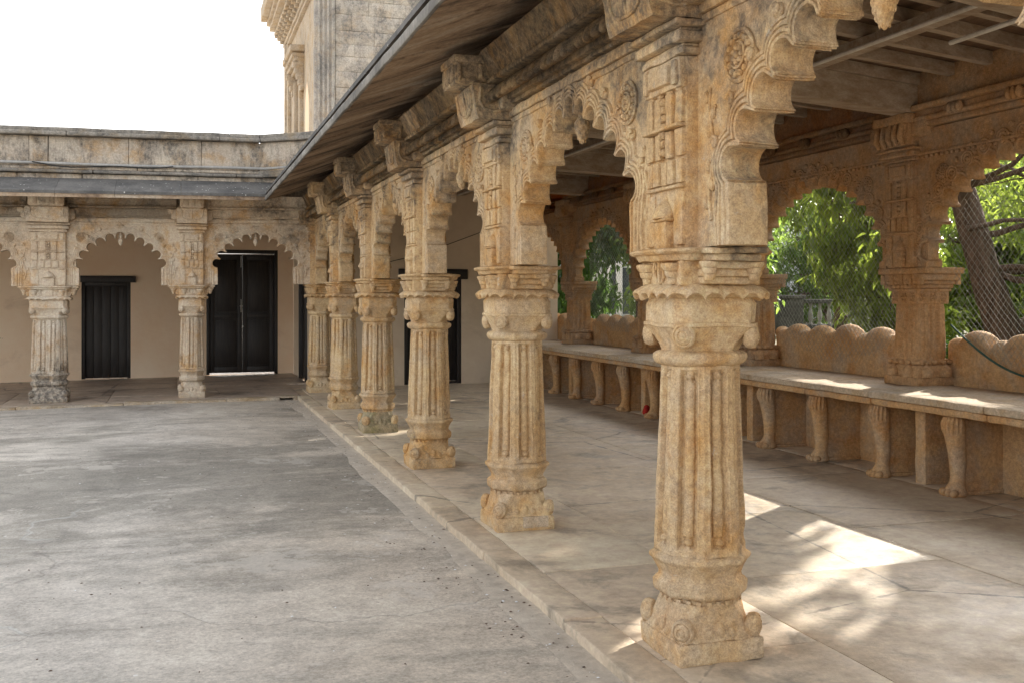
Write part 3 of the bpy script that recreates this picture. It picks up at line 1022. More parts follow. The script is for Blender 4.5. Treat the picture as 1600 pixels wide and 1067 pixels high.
def arch_mesh(hw, a, b, n_exp, z0, zc, ztop, T, nf, rf, prof, nth=520, amp=0.003, seed=0, backprof=None):
    """cusped arch slab. local: x along the row, y thickness centred, z"""
    th, R, cen, chord = arch_curve(a, b, n_exp, zc, nf, rf, nth)
    # insert rays to the corners
    ca = math.atan2(ztop - zc, hw)
    i0, i1 = np.argmin(abs(th - ca)), np.argmin(abs(th - (PI - ca)))
    th[i0], th[i1] = ca, PI - ca
    jz = np.linspace(z0, zc, 9)[:-1]

    def outline(d):
        r = R(d)
        X = np.concatenate([np.full(len(jz), r[0]), r * np.cos(th), np.full(len(jz), -r[-1])])
        Z = np.concatenate([jz, zc + r * np.sin(th), jz[::-1]])
        return X, Z
    ro = np.minimum(hw / np.maximum(np.abs(np.cos(th)), 1e-6), (ztop - zc) / np.maximum(np.sin(th), 1e-6))
    OX = np.concatenate([np.full(len(jz), hw), ro * np.cos(th), np.full(len(jz), -hw)])
    OZ = np.concatenate([jz, zc + ro * np.sin(th), jz[::-1]])
    rows = []

    def face(sg, pr):
        out = []
        for d, h in pr:
            X, Z = outline(d)
            X, Z = np.clip(X, -hw, hw), np.minimum(Z, ztop)
            out.append(np.stack([X, np.full_like(X, sg * (T / 2 + h)), Z], -1))
        lx, lz = out[-1][:, 0], out[-1][:, 2]
        for f in (0.25, 0.5, 0.75, 1.0):
            out.append(np.stack([lx + (OX - lx) * f, np.full_like(lx, sg * (T / 2)), lz + (OZ - lz) * f], -1))
        return out
    fr = face(-1, prof)[::-1]
    bk = face(1, backprof or prof)
    X, Z = outline(0.0)
    mid = [np.stack([X, np.full_like(X, y), Z], -1) for y in np.linspace(-T / 2 - prof[0][1], T / 2 + (backprof or prof)[0][1], 9)[1:-1]]
    top = [np.stack([OX, np.full_like(OX, y), OZ], -1) for y in (T / 4, 0, -T / 4)]
    rows = fr + mid + bk + top
    mb = MB()
    mb.grid(np.array(rows), closed_v=True, flip=True)
    # closing the jamb feet
    G = np.array(rows)
    for col in (0, -1):
        nrow = len(fr)
        pts = G[:, col]
        F = [tuple(range(len(pts)))]
        mb.add(pts, F)
    mb.rough(amp, 10, seed, 0.0)
    return mb, cen, chord


P_PROF = [(0.0, 0.006), (0.004, 0.020), (0.014, 0.022), (0.017, 0.011), (0.023, 0.011), (0.026, 0.021), (0.037, 0.021), (0.040, 0.010), (0.046, 0.010), (0.049, 0.019), (0.060, 0.019), (0.063, 0.009), (0.069, 0.009), (0.072, 0.016), (0.084, 0.015), (0.089, 0.0), (0.12, 0.0)]
Q_PROF = [(0.0, 0.004), (0.004, 0.014), (0.020, 0.016), (0.024, 0.004), (0.034, 0.004), (0.038, 0.014), (0.050, 0.014), (0.054, 0.002), (0.064, 0.002), (0.068, 0.012), (0.084, 0.012), (0.088, 0.0), (0.12, 0.0)]


def rosette(mb, x, y, z, R):
    """flower disc facing -y"""
    mb.lathe([(R, 0.0), (R, 0.010), (R * .93, 0.016), (R * .86, 0.012), (R * .84, 0.004), (0.004, 0.004)], (x, y, z), 28, 'y')
    for k in range(14):
        a = 2 * PI * k / 14
        mb.ball((x + R * .68 * math.cos(a), y - .008, z + R * .68 * math.sin(a)), (R * .135, .014, R * .135), 8, 5)
    mb.lathe([(R * .50, 0.0), (R * .50, .016), (R * .44, .020), (R * .40, .010), (.004, .010)], (x, y, z), 22, 'y')
    for k in range(7):
        a = 2 * PI * k / 7
        mb.ball((x + R * .25 * math.cos(a), y - .014, z + R * .25 * math.sin(a)), (R * .12, .012, R * .12), 8, 5)
    mb.ball((x, y - .018, z), (R * .13, .014, R * .13), 9, 6)


def curl(mb, x, y, z, r, sgn=1):
    t = np.linspace(0, 2 * PI * 1.3, 16)
    rr = r * (1 - 0.75 * t / t[-1])
    pts = np.stack([x + sgn * rr * np.cos(t), np.full_like(t, y - .004), z + rr * np.sin(t)], -1)
    mb.tube(pts, r * 0.40 * (1 - 0.4 * t / t[-1]), 8)


def pendant(ztop, L, r):
    """lotus bud hanging from the crown"""
    mb = MB()
    z = ztop
    mb.lathe([(r * .55, z + .05), (r * .55, z - .02 * L), (r * .9, z - .10 * L), (r * .9, z - .14 * L), (r * .62, z - .20 * L), (r * .5, z - .26 * L), (r * .72, z - .32 * L), (r * .95, z - .40 * L), (r * 1.0, z - .55 * L), (r * .85, z - .72 * L), (r * .55, z - .88 * L), (r * .18, z - .98 * L), (.003, z - L)], (0, 0, 0), 20)
    for j, (f, n) in enumerate(((.44, 9), (.56, 9), (.68, 8), (.80, 7), (.90, 5))):
        rr = r * np.interp(f, [.40, .55, .72, .88, .98], [.95, 1.0, .85, .55, .18])
        for k in range(n):
            a = 2 * PI * (k + .5 * (j % 2)) / n
            mb.ball((rr * .84 * math.cos(a), rr * .84 * math.sin(a), z - f * L), (rr * .26, rr * .26, L * .075), 7, 5)
    mb.rough(0.002, 18, 3)
    return mb


def leaf_crest(mb, y, z, s):
    """palmette over the crown"""
    for k in range(7):
        a = PI / 2 + (k - 3) * 0.42
        for q in (0.4, 0.75, 1.0):
            mb.ball((s * q * math.cos(a), y - .006, z + s * q * math.sin(a)), (s * .13, .014, s * .17), 8, 5)
    mb.ball((0, y - .008, z), (s * .24, .02, s * .24), 10, 6)
    for sg in (-1, 1):
        curl(mb, sg * s * 1.15, y, z - s * .05, s * .26, sg)


def make_arch(kind):
    """kind: p (long arcade), w (cross wing), q (garden side)"""
    if kind == 'p':
        hw, a, b, n_exp, zc, zt, T, nf, rf, pr, mat, nth = 1.2425, 0.80, 0.555, 1.40, 2.03, 2.79, 0.125, 13, 0.39, P_PROF, 'sandstone', 1400
    elif kind == 'w':
        hw, a, b, n_exp, zc, zt, T, nf, rf, pr, mat, nth = 0.972, 0.575, 0.455, 1.65, 2.05, 2.79, 0.125, 11, 0.43, P_PROF, 'wing_sandstone', 700
    else:
        hw, a, b, n_exp, zc, zt, T, nf, rf, pr, mat, nth = 1.36, 1.055, 0.80, 1.85, 1.90, 3.02, 0.14, 17, 0.40, Q_PROF, 'brown_sandstone', 640
    z0 = 1.797 if kind != 'q' else 1.851
    mb, cen, chord = arch_mesh(hw, a, b, n_exp, z0, zc, zt, T, nf, rf, pr, nth, 0.0032, 5 if kind == 'p' else 9)
    root = thing('cusped_arch', 'x', 'arch')
    mb.build('arch_ring', mat, root, 34)
    yf = -T / 2
    crown = zc + b
    # spandrel rosettes
    R = {'p': .104, 'w': .075, 'q': .085}[kind]
    for sg in (-1, 1):
        m = MB()
        rosette(m, 0, 0, 0, R)
        m.rough(0.0025, 16, 4 + sg)
        dx = {'p': .74, 'w': .53, 'q': .86}[kind]
        zz = {'p': 2.50, 'w': 2.50, 'q': 2.62}[kind]
        m.build('rosette', mat, root, loc=(sg * dx, yf - .001, zz))
    # scroll buds standing off each cusp
    r = 0.030 if kind != 'q' else .022
    buds = []
    for sg in (-1, 1):
        m = MB()
        m.ball((0, -.004, 0), (r, .022, r), 14, 8)
        curl(m, 0, -.016, 0, r * .8, sg)
        m.rough(0.002, 16, 8)
        buds.append(m.mesh('scroll_bud', mat))
    nfl = len(cen)
    for k in range(1, nfl):
        if kind != 'q' and k in (nfl // 2, nfl // 2 + 1):
            continue
        p = (cen[k - 1] + cen[k]) / 2
        d = p / np.linalg.norm(p)
        q = p + d * (0.172 if kind != 'q' else 0.20)
        link('scroll_bud', buds[1 if q[0] > 0 else 0], root, (q[0], yf, zc + q[1]))
    if kind != 'q':
        for sg in (-1, 1):
            m = MB()
            bx_, bz_ = (hw - .29) if kind == 'p' else (hw - .235), 1.90
            t = np.linspace(0, 1, 26)
            pts = np.stack([sg * (bx_ + .018 * np.sin(t * 9)), np.full_like(t, yf - .004), bz_ + t * .52], -1)
            m.tube(pts, .010 - .004 * t, 8)
            for k in range(7):
                zz = bz_ + .05 + .07 * k
                side = 1 if k % 2 else -1
                x0 = sg * (bx_ + .018 * math.sin((zz - bz_) / .52 * 9))
                m.ball((x0 + side * .024, yf - .005, zz + .018), (.017, .013, .026), 8, 6)
                curl(m, x0 + side * .030, yf, zz + .034, .013, side)
            m.rough(.0015, 18, 5)
            m.build('tendril_relief', mat, root)
    m = MB()
    leaf_crest(m, yf, crown + 0.135, 0.062 if kind != 'q' else 0.075)
    m.rough(0.002, 16, 8)
    m.build('leaf_crest', mat, root)
    if kind == 'q':
        m = MB()
        for rr in (0.058, 0.034):
            t = np.linspace(0, 2 * PI, 20)
            m.tube(np.stack([rr * np.cos(t), np.full_like(t, -.012), rr * np.sin(t)], -1), .0105, 6)
        m.ball((0, -.008, 0), (.018, .022, .018), 8, 5)
        m.rough(.002, 16, 3)
        ring = m.mesh('ring_ornament', mat)
        for k in range(nfl):
            x, z = cen[k]
            n = np.array([x, z]) / np.hypot(x, z)
            c = np.array([x, z]) + n * 0.125
            link('ring_ornament', ring, root, (c[0], yf, zc + c[1]))
    # string course
    m = MB()
    if kind != 'q':
        m.rbox((-hw + .20, yf - .022, 2.725), (hw - .20, yf + .02, 2.775), .008, .05)
        m.rbox((-hw + .20, yf - .010, 2.690), (hw - .20, yf + .02, 2.722), .006, .05)
    else:
        m.rbox((-hw, yf - .02, 2.80), (hw, yf + .02, 2.826), .006, .06)
        for k in range(46):
            x = -hw + .03 + k * (2 * hw - .06) / 45
            m.rbox((x - .018, yf - .026, 2.772), (x + .018, yf + .01, 2.798), .006, .03)
    m.rough(0.003, 9, 2, 0)
    m.build('string_course', mat, root)
    # wear on the soffit keeps irregular; pendant at the crown
    if kind != 'q':
        pm = pendant(crown - 0.004 + chord * rf * .55, 0.20 if kind == 'p' else 0.15, 0.040 if kind == 'p' else 0.033)
        pm.build('pendant_bud', mat, root)
    return root


def make_cornice(L, mat='sandstone', name='leaf_cornice'):
    """projecting leaf-scalloped cornice and frieze under the eave, centred on an arch. local as arch"""
    m = MB()
    y = -0.062
    h = L / 2
    m.rbox((-h, y - .030, 2.795), (h, y + .1, 2.822), .008, .06)
    m.rbox((-h, y - .060, 2.820), (h, y + .1, 2.925), .006, .08)
    m.rbox((-h, y - .165, 2.925), (h, y + .1, 2.955), .008, .06)
    # plain board leaning out to the eave
    G = []
    for f in np.linspace(0, 1, 5):
        G.append([(x, y - .120 - .085 * f, 2.955 + .17 * f) for x in np.linspace(-h, h, 30)])
    G.append([(x, y + .09, 3.13) for x in np.linspace(-h, h, 30)])
    m.grid(np.array(G))
    m.rough(0.004, 8, 21, 0)
    n = int(L / 0.098)
    lf = MB()
    M = Matrix.Rotation(math.radians(-42), 4, 'X')
    Gb = MB()
    Gb.ball((0, 0, 0), (.044, .036, .086), 12, 8)
    Gb.ball((0, -.026, -.012), (.012, .014, .046), 8, 6)
    lf.add(Gb.verts() @ np.array(M.to_3x3()).T, Gb.F)
    lf.rough(.003, 14, 4)
    xs = [-h + (k + .5) * L / n for k in range(n)]
    return m.mesh(name, mat), lf.mesh('cornice_leaf', mat), xs


def put_cornice(c, parent, leaves=True):
    o = link('leaf_cornice' if leaves else 'plain_cornice', c[0], parent)
    for x in c[2] if leaves else ():
        link('cornice_leaf', c[1], o, (x, -.176, 2.866))


# ================================================================== setting
def structure(name, mb, mat, angle=38):
    return tag(mb.build(name, mat, None, angle), kind='structure')


GZ = 0.066                   # the yard lies a hand's breadth below the platform


def yard_z(x):
    return GZ + (max(x, -5.5) * TILT if x < 0 else 0.0)


g = MB()
xs_ = [-400, -60, -5.5, -3, -1.5, 0, 1.5, 4, 7.2]
ys_ = [-300, -20, 0, 8, 16, 24, 60, 500]
g.grid(np.array([[(x, y, yard_z(x)) for x in xs_] for y in ys_]))
structure('courtyard_ground', g, 'courtyard_concrete')
g = MB()
N = 40
gx, gy = np.meshgrid(np.concatenate([np.linspace(6.62, 40, N), [80, 200, 600]]), np.concatenate([[-300, -60], np.linspace(-10, 60, N), [120, 500]]))
gz = -0.04 + 0.55 * np.clip((gx - 12) / 14, 0, 1) + 0.10 * fbm(np.stack([gx.ravel(), gy.ravel(), 0 * gx.ravel()], 1), 0.35, 5).reshape(gx.shape)
g.grid(np.stack([gx, gy, gz], -1))
structure('garden_ground', g, 'lawn')

# platform: bed, paving slabs, kerb stones
plat = MB()
plat.box((1.75, -3.0, -0.05), (6.62, 17.3, 0.104))
plat_o = structure('arcade_floor', plat, 'paving_stone')


def slab_mesh(sx, sy, h, seed):
    m = MB()
    m.rbox((-sx / 2, -sy / 2, 0), (sx / 2, sy / 2, h), 0.007, 0.12)
    V = m.verts()
    V[:, 2] += 0.0035 * fbm(V, 2.2, seed) * (V[:, 2] > h * .5)
    e = 0.006 * fbm(V, 5.0, seed + 3)
    V[:, 0] += e
    V[:, 1] += np.roll(e, 7)
    m.V = [V]
    return m


def pave(parent, x0, x1, y0, y1, nx, ny, top, mat, seed, jit=0.12, zf=None):
    r = random.Random(seed)
    xs = [x0 + (x1 - x0) * k / nx + (r.uniform(-jit, jit) * (x1 - x0) / nx if 0 < k < nx else 0) for k in range(nx + 1)]
    for i in range(nx):
        off = r.uniform(-.3, .3) * (y1 - y0) / ny
        ys = [y0 + (y1 - y0) * k / ny + (off + r.uniform(-jit, jit) * (y1 - y0) / ny if 0 < k < ny else 0) for k in range(ny + 1)]
        for j in range(ny):
            sx, sy = xs[i + 1] - xs[i] - r.uniform(.003, .006), ys[j + 1] - ys[j] - r.uniform(.003, .006)
            cx, cy = (xs[i] + xs[i + 1]) / 2, (ys[j] + ys[j + 1]) / 2
            m = slab_mesh(sx, sy, 0.03, seed * 50 + i * 17 + j)
            z = top - 0.03 + r.uniform(-.0015, .0015)
            if zf:
                V = m.V[0]
                V[:, 2] += np.array([zf(cx + v) for v in V[:, 0]])
            m.build('paving_slab', mat, parent, loc=(cx, cy, z))


pave(plat_o, 1.865, 2.62, -2.9, 17.05, 1, 17, PZ, 'paving_stone', 3)
pave(plat_o, 2.62, 5.55, -2.9, 17.05, 2, 11, PZ, 'paving_stone', 5)
pave(plat_o, 5.55, 6.60, -2.9, 17.05, 1, 12, PZ, 'paving_stone', 6)
kerb_o = plat_o
gut = MB()
yy_ = np.arange(-2.9, 15.7, .12)
gr_ = .07 * fbm(np.stack([yy_, 0 * yy_, 0 * yy_], 1), 1.6, 3)
gut.grid(np.array([[(1.50 + e, yv, GZ + .001), (1.53 + e, yv, GZ + .005), (1.60, yv, GZ + .006), (1.70, yv, GZ + .008)] for yv, e in zip(yy_, gr_)]), flip=True)
structure('gutter_strip', gut, 'gutter_mortar')
r_ = random.Random(4)
y = -2.9
while y < 15.72:
    L = r_.uniform(0.85, 1.45)
    y2 = min(y + L, 15.74)
    m = MB()
    m.rbox((1.672, y + .002, -.03), (1.863, y2 - .002, PZ + .001), 0.009, 0.06)
    m.rough(0.006, 5, int(y * 10) + 40, 0.0)
    m.build('kerb_stone', 'paving_stone', kerb_o)
    y = y2

wing = MB()
wing.prism([(-14, 15.85), (1.745, 15.85), (1.745, 16.0), (2.2, 17.35), (2.2, 24), (-14, 24)], -0.05, lambda x, y: 0.100 + wz(x))
wing_o = structure('wing_floor', wing, 'wing_paving_stone')
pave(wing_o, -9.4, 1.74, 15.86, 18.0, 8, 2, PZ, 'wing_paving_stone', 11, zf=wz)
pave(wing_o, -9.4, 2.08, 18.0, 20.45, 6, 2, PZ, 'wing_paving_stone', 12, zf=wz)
x = -9.4
while x < 1.40:
    L = r_.uniform(0.8, 1.5)
    x2 = min(x + L, 1.415)
    m = MB()
    m.rbox((x + .003, 15.66, -.03), (x2 - .003, 15.855, PZ + .002 + wz((x + x2) / 2)), 0.016, 0.06)
    m.rough(0.006, 5, int(x * 10) + 140, 0.0)
    m.build('kerb_stone', 'kerb_stone', wing_o)
    x = x2
m = MB()       # lintel over the drain mouth and the jamb beside it
m.rbox((1.418, 15.66, .098), (1.668, 15.855, .121), .006, .05)
m.rbox((1.610, 15.66, -.03), (1.668, 15.855, .097), .006, .05)
m.rough(.003, 7, 3)
m.build('drain_lintel', 'kerb_stone', wing_o)
m = MB()
m.box((1.42, 15.80, .001), (1.61, 15.85, .096))
m.build('drain_back', 'drain_shade_black', wing_o)  # near-black colour stands in for the shade inside the drain mouth

# ================================================================== walls
WY = 20.45


def wall_boxes(mb, x0, x1, y0, y1, z0, z1, holes, res=0.5):
    """wall along x with rectangular openings (hx0, hx1, hz0, hz1)"""
    cur = x0
    for hx0, hx1, hz0, hz1 in sorted(holes):
        mb.box((cur, y0, z0), (hx0, y1, z1))
        if hz0 > z0:
            mb.box((hx0, y0, z0), (hx1, y1, hz0))
        mb.box((hx0, y0, hz1), (hx1, y1, z1))
        cur = hx1
    mb.box((cur, y0, z0), (x1, y1, z1))


back = thing('plaster_wall', 'tan plaster back wall of the cross wing holding the small door and tall double door', 'wall', (0, WY, 0))
m = MB()
wall_boxes(m, -9.4, 2.10, 0, .35, 0, 3.75, [(-1.735, -0.885, .09, 1.88), (0.47, 1.80, .10, 2.50)])
m.build('wall_face', 'plaster', back)


def door_leaf(parent, w, h, x, y, z, panels, name='door_leaf'):
    """framed leaf with sunk panels; y is its face"""
    leaf = MB()
    leaf.rbox((0, 0.012, 0), (w, 0.045, h), .003, .5)
    o = leaf.build(name, 'dark_wood', parent, loc=(x, y, z))
    fr = MB()
    e = 0.085
    fr.rbox((0, 0, 0), (e, .02, h), .004, .5)
    fr.rbox((w - e, 0, 0), (w, .02, h), .004, .5)
    zs = [0.0] + panels + [h - .11]
    for zz in zs:
        fr.rbox((e - .002, .001, zz), (w - e + .002, .02, zz + .11), .004, .5)
    fr.build('door_frame_rail', 'dark_wood', o)
    for za, zb in zip(zs[:-1], zs[1:]):
        p = MB()
        p.rbox((e + .03, .004, za + .14), (w - e - .03, .02, zb - .03), .008, .5)
        p.build('door_panel', 'dark_wood', o)
    return o


sd = MB()     # small plank door: frame, lintel, boards
sd.rbox((-1.735, .03, .085), (-1.675, .16, 1.88), .004, .5)
sd.rbox((-0.945, .03, .085), (-0.885, .16, 1.88), .004, .5)
sd.rbox((-1.675, .04, 1.80), (-0.945, .16, 1.88), .004, .5)
small = sd.build('door', 'dark_wood', back)
small['label'] = 'small black plank door under a jutting timber lintel'
lm = MB()
lm.rbox((-1.80, -.05, 1.865), (-0.79, .10, 1.985), .008, .2)
lm.build('lintel', 'dark_wood', small)
lm = MB()
lm.rbox((-1.70, .135, .10), (-0.92, .16, 1.82), .003, .5)
lm.build('door_backing', 'dark_wood', small)  # added sheet that stops daylight showing between the planks
for k in range(5):
    pm = MB()
    w = 0.73 / 5
    pm.rbox((-1.675 + k * w + .001, .085 + .006 * (k % 2), .10), (-1.675 + (k + 1) * w - .001, .13, 1.80), .003, .5)
    pm.build('plank', 'dark_wood', small)
bd = MB()
bd.rbox((0.47, .0, .12), (0.53, .15, 2.50), .004, .5)
bd.rbox((1.74, .0, .12), (1.80, .15, 2.50), .004, .5)
bd.rbox((0.53, .01, 2.43), (1.74, .15, 2.50), .004, .5)
big = bd.build('door', 'dark_wood', back)
big['label'] = 'tall black panelled double door with daylight under its leaves'
for (x, w) in ((0.532, .602), (1.1365, .6025)):
    door_leaf(back, w, 2.268, x, .05, .152, [1.02], 'door_leaf')
bolt = MB()
bolt.tube([(1.112, .035, 1.30), (1.112, .035, 1.55)], .008, 8)
bolt.tube([(1.112, .035, 2.16), (1.112, .035, 2.38)], .008, 8)
bolt.tube([(1.085, .035, 1.42), (1.14, .035, 1.42)], .007, 8)
bolt.ball((1.148, .035, 1.03), .017)
bolt.build('door_bolt', 'steel', back)
rodm = MB()
rodm.tube([(0.52, -.03, 2.405), (1.72, -.03, 2.415)], .010, 8)
rodm.build('rod', 'steel', back)

endw = thing('end_wall', 'pale plaster wall with dark doorway closing the far end of the arcade', 'wall', (0, 17.12, 0))
m = MB()
wall_boxes(m, 2.10, 6.36, 0, .30, 0, 3.6, [(3.60, 4.60, .12, 1.90)])
m.box((2.102, .30, 0), (2.40, 1.05, 3.6))
m.box((2.102, 1.05, 2.1), (2.40, 2.05, 3.6))
m.box((2.102, 2.05, 0), (2.40, 3.33, 3.6))
m.build('wall_face', 'pale_plaster', endw)
dm = MB()
dm.rbox((3.50, -.05, 1.90), (4.70, .12, 2.07), .008, .2)
dm.rbox((3.60, .02, .12), (3.67, .2, 1.90), .004, .5)
dm.rbox((4.53, .02, .12), (4.60, .2, 1.90), .004, .5)
dm.rbox((3.60, .05, .12), (4.60, .24, .16), .004, .5)
do = dm.build('door', 'dark_wood', endw)
for k, (x0, x1) in enumerate(((3.67, 4.10), (4.105, 4.53))):
    pm = MB()
    pm.rbox((x0, .14, .165), (x1, .18, 1.90), .004, .5)
    pm.rbox((x0 + .07, .128, .30), (x1 - .07, .15, .95), .006, .5)
    pm.rbox((x0 + .07, .128, 1.08), (x1 - .07, .15, 1.78), .006, .5)
    pm.build('door_leaf', 'dark_wood', do)
sm = MB()
sm.rbox((2.06, 1.05, .12), (2.16, 1.12, 2.10), .004, .5)
sm.rbox((2.06, 1.98, .12), (2.16, 2.05, 2.10), .004, .5)
sm.rbox((2.06, 1.12, 2.03), (2.16, 1.98, 2.10), .004, .5)
sm.rbox((2.12, 1.12, .13), (2.16, 1.98, 2.03), .004, .5)
sm.build('side_door', 'dark_wood', endw)
cb = MB()
cb.tube([(5.05, -.012, 3.3), (5.04, -.012, 2.3), (5.03, -.012, 1.2)], .006, 6)
cb.tube([(3.2, -.012, 2.15), (3.9, -.012, 2.32), (5.04, -.012, 2.75)], .006, 6)
cb.build('wall_cable', 'cable_rubber', endw)

# ================================================================== long arcade
PX = 2.085
PYS = [3.89 + 2.485 * k for k in range(6)]
ORD = ['nearest', 'second', 'third', 'fourth', 'fifth']
proto = make_pillar()
protos = [proto, make_pillar(sd=1), copy_tree(proto), make_pillar(sd=2), make_pillar(sd=3, worn=.9), None]
protos[5] = copy_tree(protos[1])
pillars = []
plab = ['large carved sandstone pillar nearest the camera, deep flutes and chipped plinth',
        'carved pillar second nearest the camera, with a mended patch on its plinth',
        'third carved pillar from the camera along the arcade kerb',
        'fourth carved pillar from the camera, mossy stain on its base',
        'fifth carved pillar from the camera, its lower shaft worn smooth',
        'corner pillar where the long arcade meets the cross wing']
ROT = -PI / 2
for i, yy in enumerate(PYS):
    o = protos[i]
    o.location = (PX, yy, PZ)
    o.rotation_euler = (0, 0, ROT + (0 if i % 2 == 0 else PI) * 0)
    tag(o, plab[i], 'pillar', 'carved pillars of the long arcade')
    pillars.append(o)
for ch in protos[3].children:
    if ch.name.split('.')[0] in ('plinth', 'base_block'):
        ch.data.materials[0] = MATS['mossy_sandstone']
pm_ = MB()
pm_.rbox((.176, -.02, .018), (.2, .15, .088), .006, .03)
pm_.rough(.003, 9, 2)
pm_.build('mended_patch', 'bench_top_stone', protos[1])
o = copy_tree(proto)
o.location = (PX, PYS[0] - 2.485, PZ)
tag(o, 'carved pillar beyond the right edge, holding up the nearest arch', 'pillar', 'carved pillars of the long arcade')

parch = make_arch('p')
names = ['cusped arch nearest the camera at top right, hung with a rough stone bud',
         'cusped arch between the nearest and second pillars',
         'cusped arch between the second and third pillars',
         'cusped arch between the third and fourth pillars',
         'cusped arch between the fourth and fifth pillars',
         'cusped arch between the fifth pillar and the corner pillar']
corn_me = make_cornice(2.485 - .37)
for k in range(6):
    o = parch if k == 0 else copy_tree(parch)
    o.location = (PX - .0375, PYS[0] + 2.485 * (k - .5), 0)
    o.rotation_euler = (0, 0, ROT)
    tag(o, names[k], 'arch', 'cusped arches of the long arcade')
    put_cornice(corn_me, o)

# cross wing
WYC = 16.305
wproto = copy_tree(proto)
set_mat(wproto, 'wing_sandstone')
wproto.location = (0.163, WYC, PZ + wz(0.163))
wproto.rotation_euler = (0, 0, 0)
tag(wproto, 'slender carved pillar left of the double door in the cross wing', 'pillar', 'pillars of the cross wing')
dbl = make_pillar(0.066, 'wing_sandstone')
dbl.location = (-1.81, WYC, PZ + wz(-1.81))
for ch in dbl.children_recursive:
    if ch.type == 'MESH' and ch.name.split('.')[0] in ('plinth', 'base_block', 'base_ring', 'fluted_shaft', 'corner_scroll', 'dentil_row'):
        ch.data.materials[0] = MATS['stained_sandstone']
tag(dbl, 'broad double pillar with blackened foot left of the small door', 'pillar', 'pillars of the cross wing')
o = copy_tree(wproto)
o.location = (-3.86, WYC, PZ + wz(-3.86))
tag(o, 'carved pillar off the left edge carrying the leftmost arch', 'pillar', 'pillars of the cross wing')
warch = make_arch('w')
wcorn = make_cornice(1.95 - .37, 'wing_sandstone')
for k, (cx, lab) in enumerate(((1.125, 'cusped arch framing the tall double door'), (-0.815, 'cusped arch framing the small black door'), (-2.845, 'cusped arch cut off by the left edge'))):
    o = warch if k == 0 else copy_tree(warch)
    o.location = (cx, WYC - .0375, wz(cx))
    o.rotation_euler = (0, -math.atan(TILT), 0)
    tag(o, lab, 'arch', 'cusped arches of the cross wing')
    put_cornice(wcorn, o, False)

# ================================================================== eaves
XE, YE = 1.181, 15.391
SL = 0.37


def slab_eave(parent, poly, zf, th, mat, name='eave_slab', seed=0):
    m = MB()
    m.prism(poly, lambda x, y: zf(x, y) - 0.0, lambda x, y: zf(x, y) + th)
    return m.build(name, mat, parent, 30)


ev = thing('stone_eave', 'brown streaked sloping stone eave running over the long arcade', 'eave')
r_ = random.Random(12)
y = -2.6
k = 0
while y < YE + 0.78:
    y2 = y + r_.uniform(.72, .95)
    if y2 > 14.6:
        y2 = 17.0
    tz = r_.uniform(-.016, .012)
    zf = lambda x, yy, tz=tz: 3.012 + (x - XE) * SL + tz
    if y2 >= 17.0:
        poly = [(XE, y), (2.06, y), (2.06, YE + 2.06 - XE), (XE, YE)]
    else:
        poly = [(XE, y + .003), (2.06, y + .003), (2.06, y2 - .003), (XE, y2 - .003)]
    # layered: lower slab, shadow groove, upper slab
    m = MB()
    m.prism(poly, lambda x, yy: zf(x, yy), lambda x, yy: zf(x, yy) + .052)
    V = m.verts()
    m.build('eave_slab', 'eave_stone', ev, 30)
    k += 1
    y = y2
up = MB()
up.prism([(XE + .035, -2.6), (2.06, -2.6), (2.06, YE + 2.06 - XE), (XE + .035, YE + .035)], lambda x, y: 3.012 + (x - XE) * SL + .058, lambda x, y: 3.012 + (x - XE) * SL + .084)
up.build('mortar_bed', 'eave_stone', ev, 30)
y = -2.6
while y < 15.3:
    y2 = y + r_.uniform(1.1, 1.6)
    if y2 > 14.4:
        y2 = 17
    zf = lambda x, yy: 3.012 + (x - XE) * SL
    ex = r_.uniform(-.004, .006)
    if y2 >= 17:
        poly = [(XE + ex, y + .002), (2.06, y + .002), (2.06, YE + 2.06 - XE), (XE + ex, YE + ex)]
    else:
        poly = [(XE + ex, y + .002), (2.06, y + .002), (2.06, y2 - .002), (XE + ex, y2 - .002)]
    slab_eave(ev, poly, lambda x, yy: zf(x, yy) + .086, .034, 'eave_top_stone', 'cover_slab')
    y = y2
edge = MB()      # grey drip edge of the lower slabs
y = -2.6
while y < 15.3:
    y2 = min(y + r_.uniform(.72, .95), YE)
    edge.rbox((XE - .014, y + .002, 2.996), (XE + .010, y2 - .002, 3.058), .005, .1)
    y = y2
edge.rough(.004, 5, 4)
edge.build('drip_edge', 'drip_edge_stone', ev)

ew = thing('stone_eave', 'dark grey fleck-spotted stone eave over the cross wing arches', 'eave')
x = XE
first = True
while x > -9:
    x2 = x - r_.uniform(.75, 1.3)
    zf = lambda xx, yy: 3.012 + (yy - YE) * SL + wz(xx)
    if first:
        poly = [(x2 + .002, YE), (XE, YE), (XE + .85, YE + .85), (x2 + .002, YE + .85)]
    else:
        poly = [(x2 + .002, YE), (x - .002, YE), (x - .002, YE + .85), (x2 + .002, YE + .85)]
    slab_eave(ew, poly, zf, .052, 'eave_stone')
    ex = r_.uniform(-.004, .004)
    poly2 = [(px, py + (ex - .012 if py < YE + .1 else 0)) for px, py in poly]
    slab_eave(ew, poly2, lambda xx, yy: zf(xx, yy) + .055, .040, 'eave_top_stone', 'cover_slab')
    x, first = x2, False

# ================================================================== parapet over the cross wing, roof decks
par = thing('roof_parapet', 'weathered stone parapet with dark coping above the cross wing eave', 'parapet')


def course(parent, xs, y0, y1, z0, z1, name, mat, r=.01, seed=0, gap=.003):
    for a, b in zip(xs[:-1], xs[1:]):
        m = MB()
        m.rbox((a + gap, y0, z0), (b - gap, y1, z1), r, .10)
        V = m.verts()
        V[:, 2] += -TILT * (1.88 - V[:, 0]) * 0.85
        m.V = [V]
        m.rough(.004, 4, seed + int(a * 13) % 50)
        m.build(name, mat, parent)


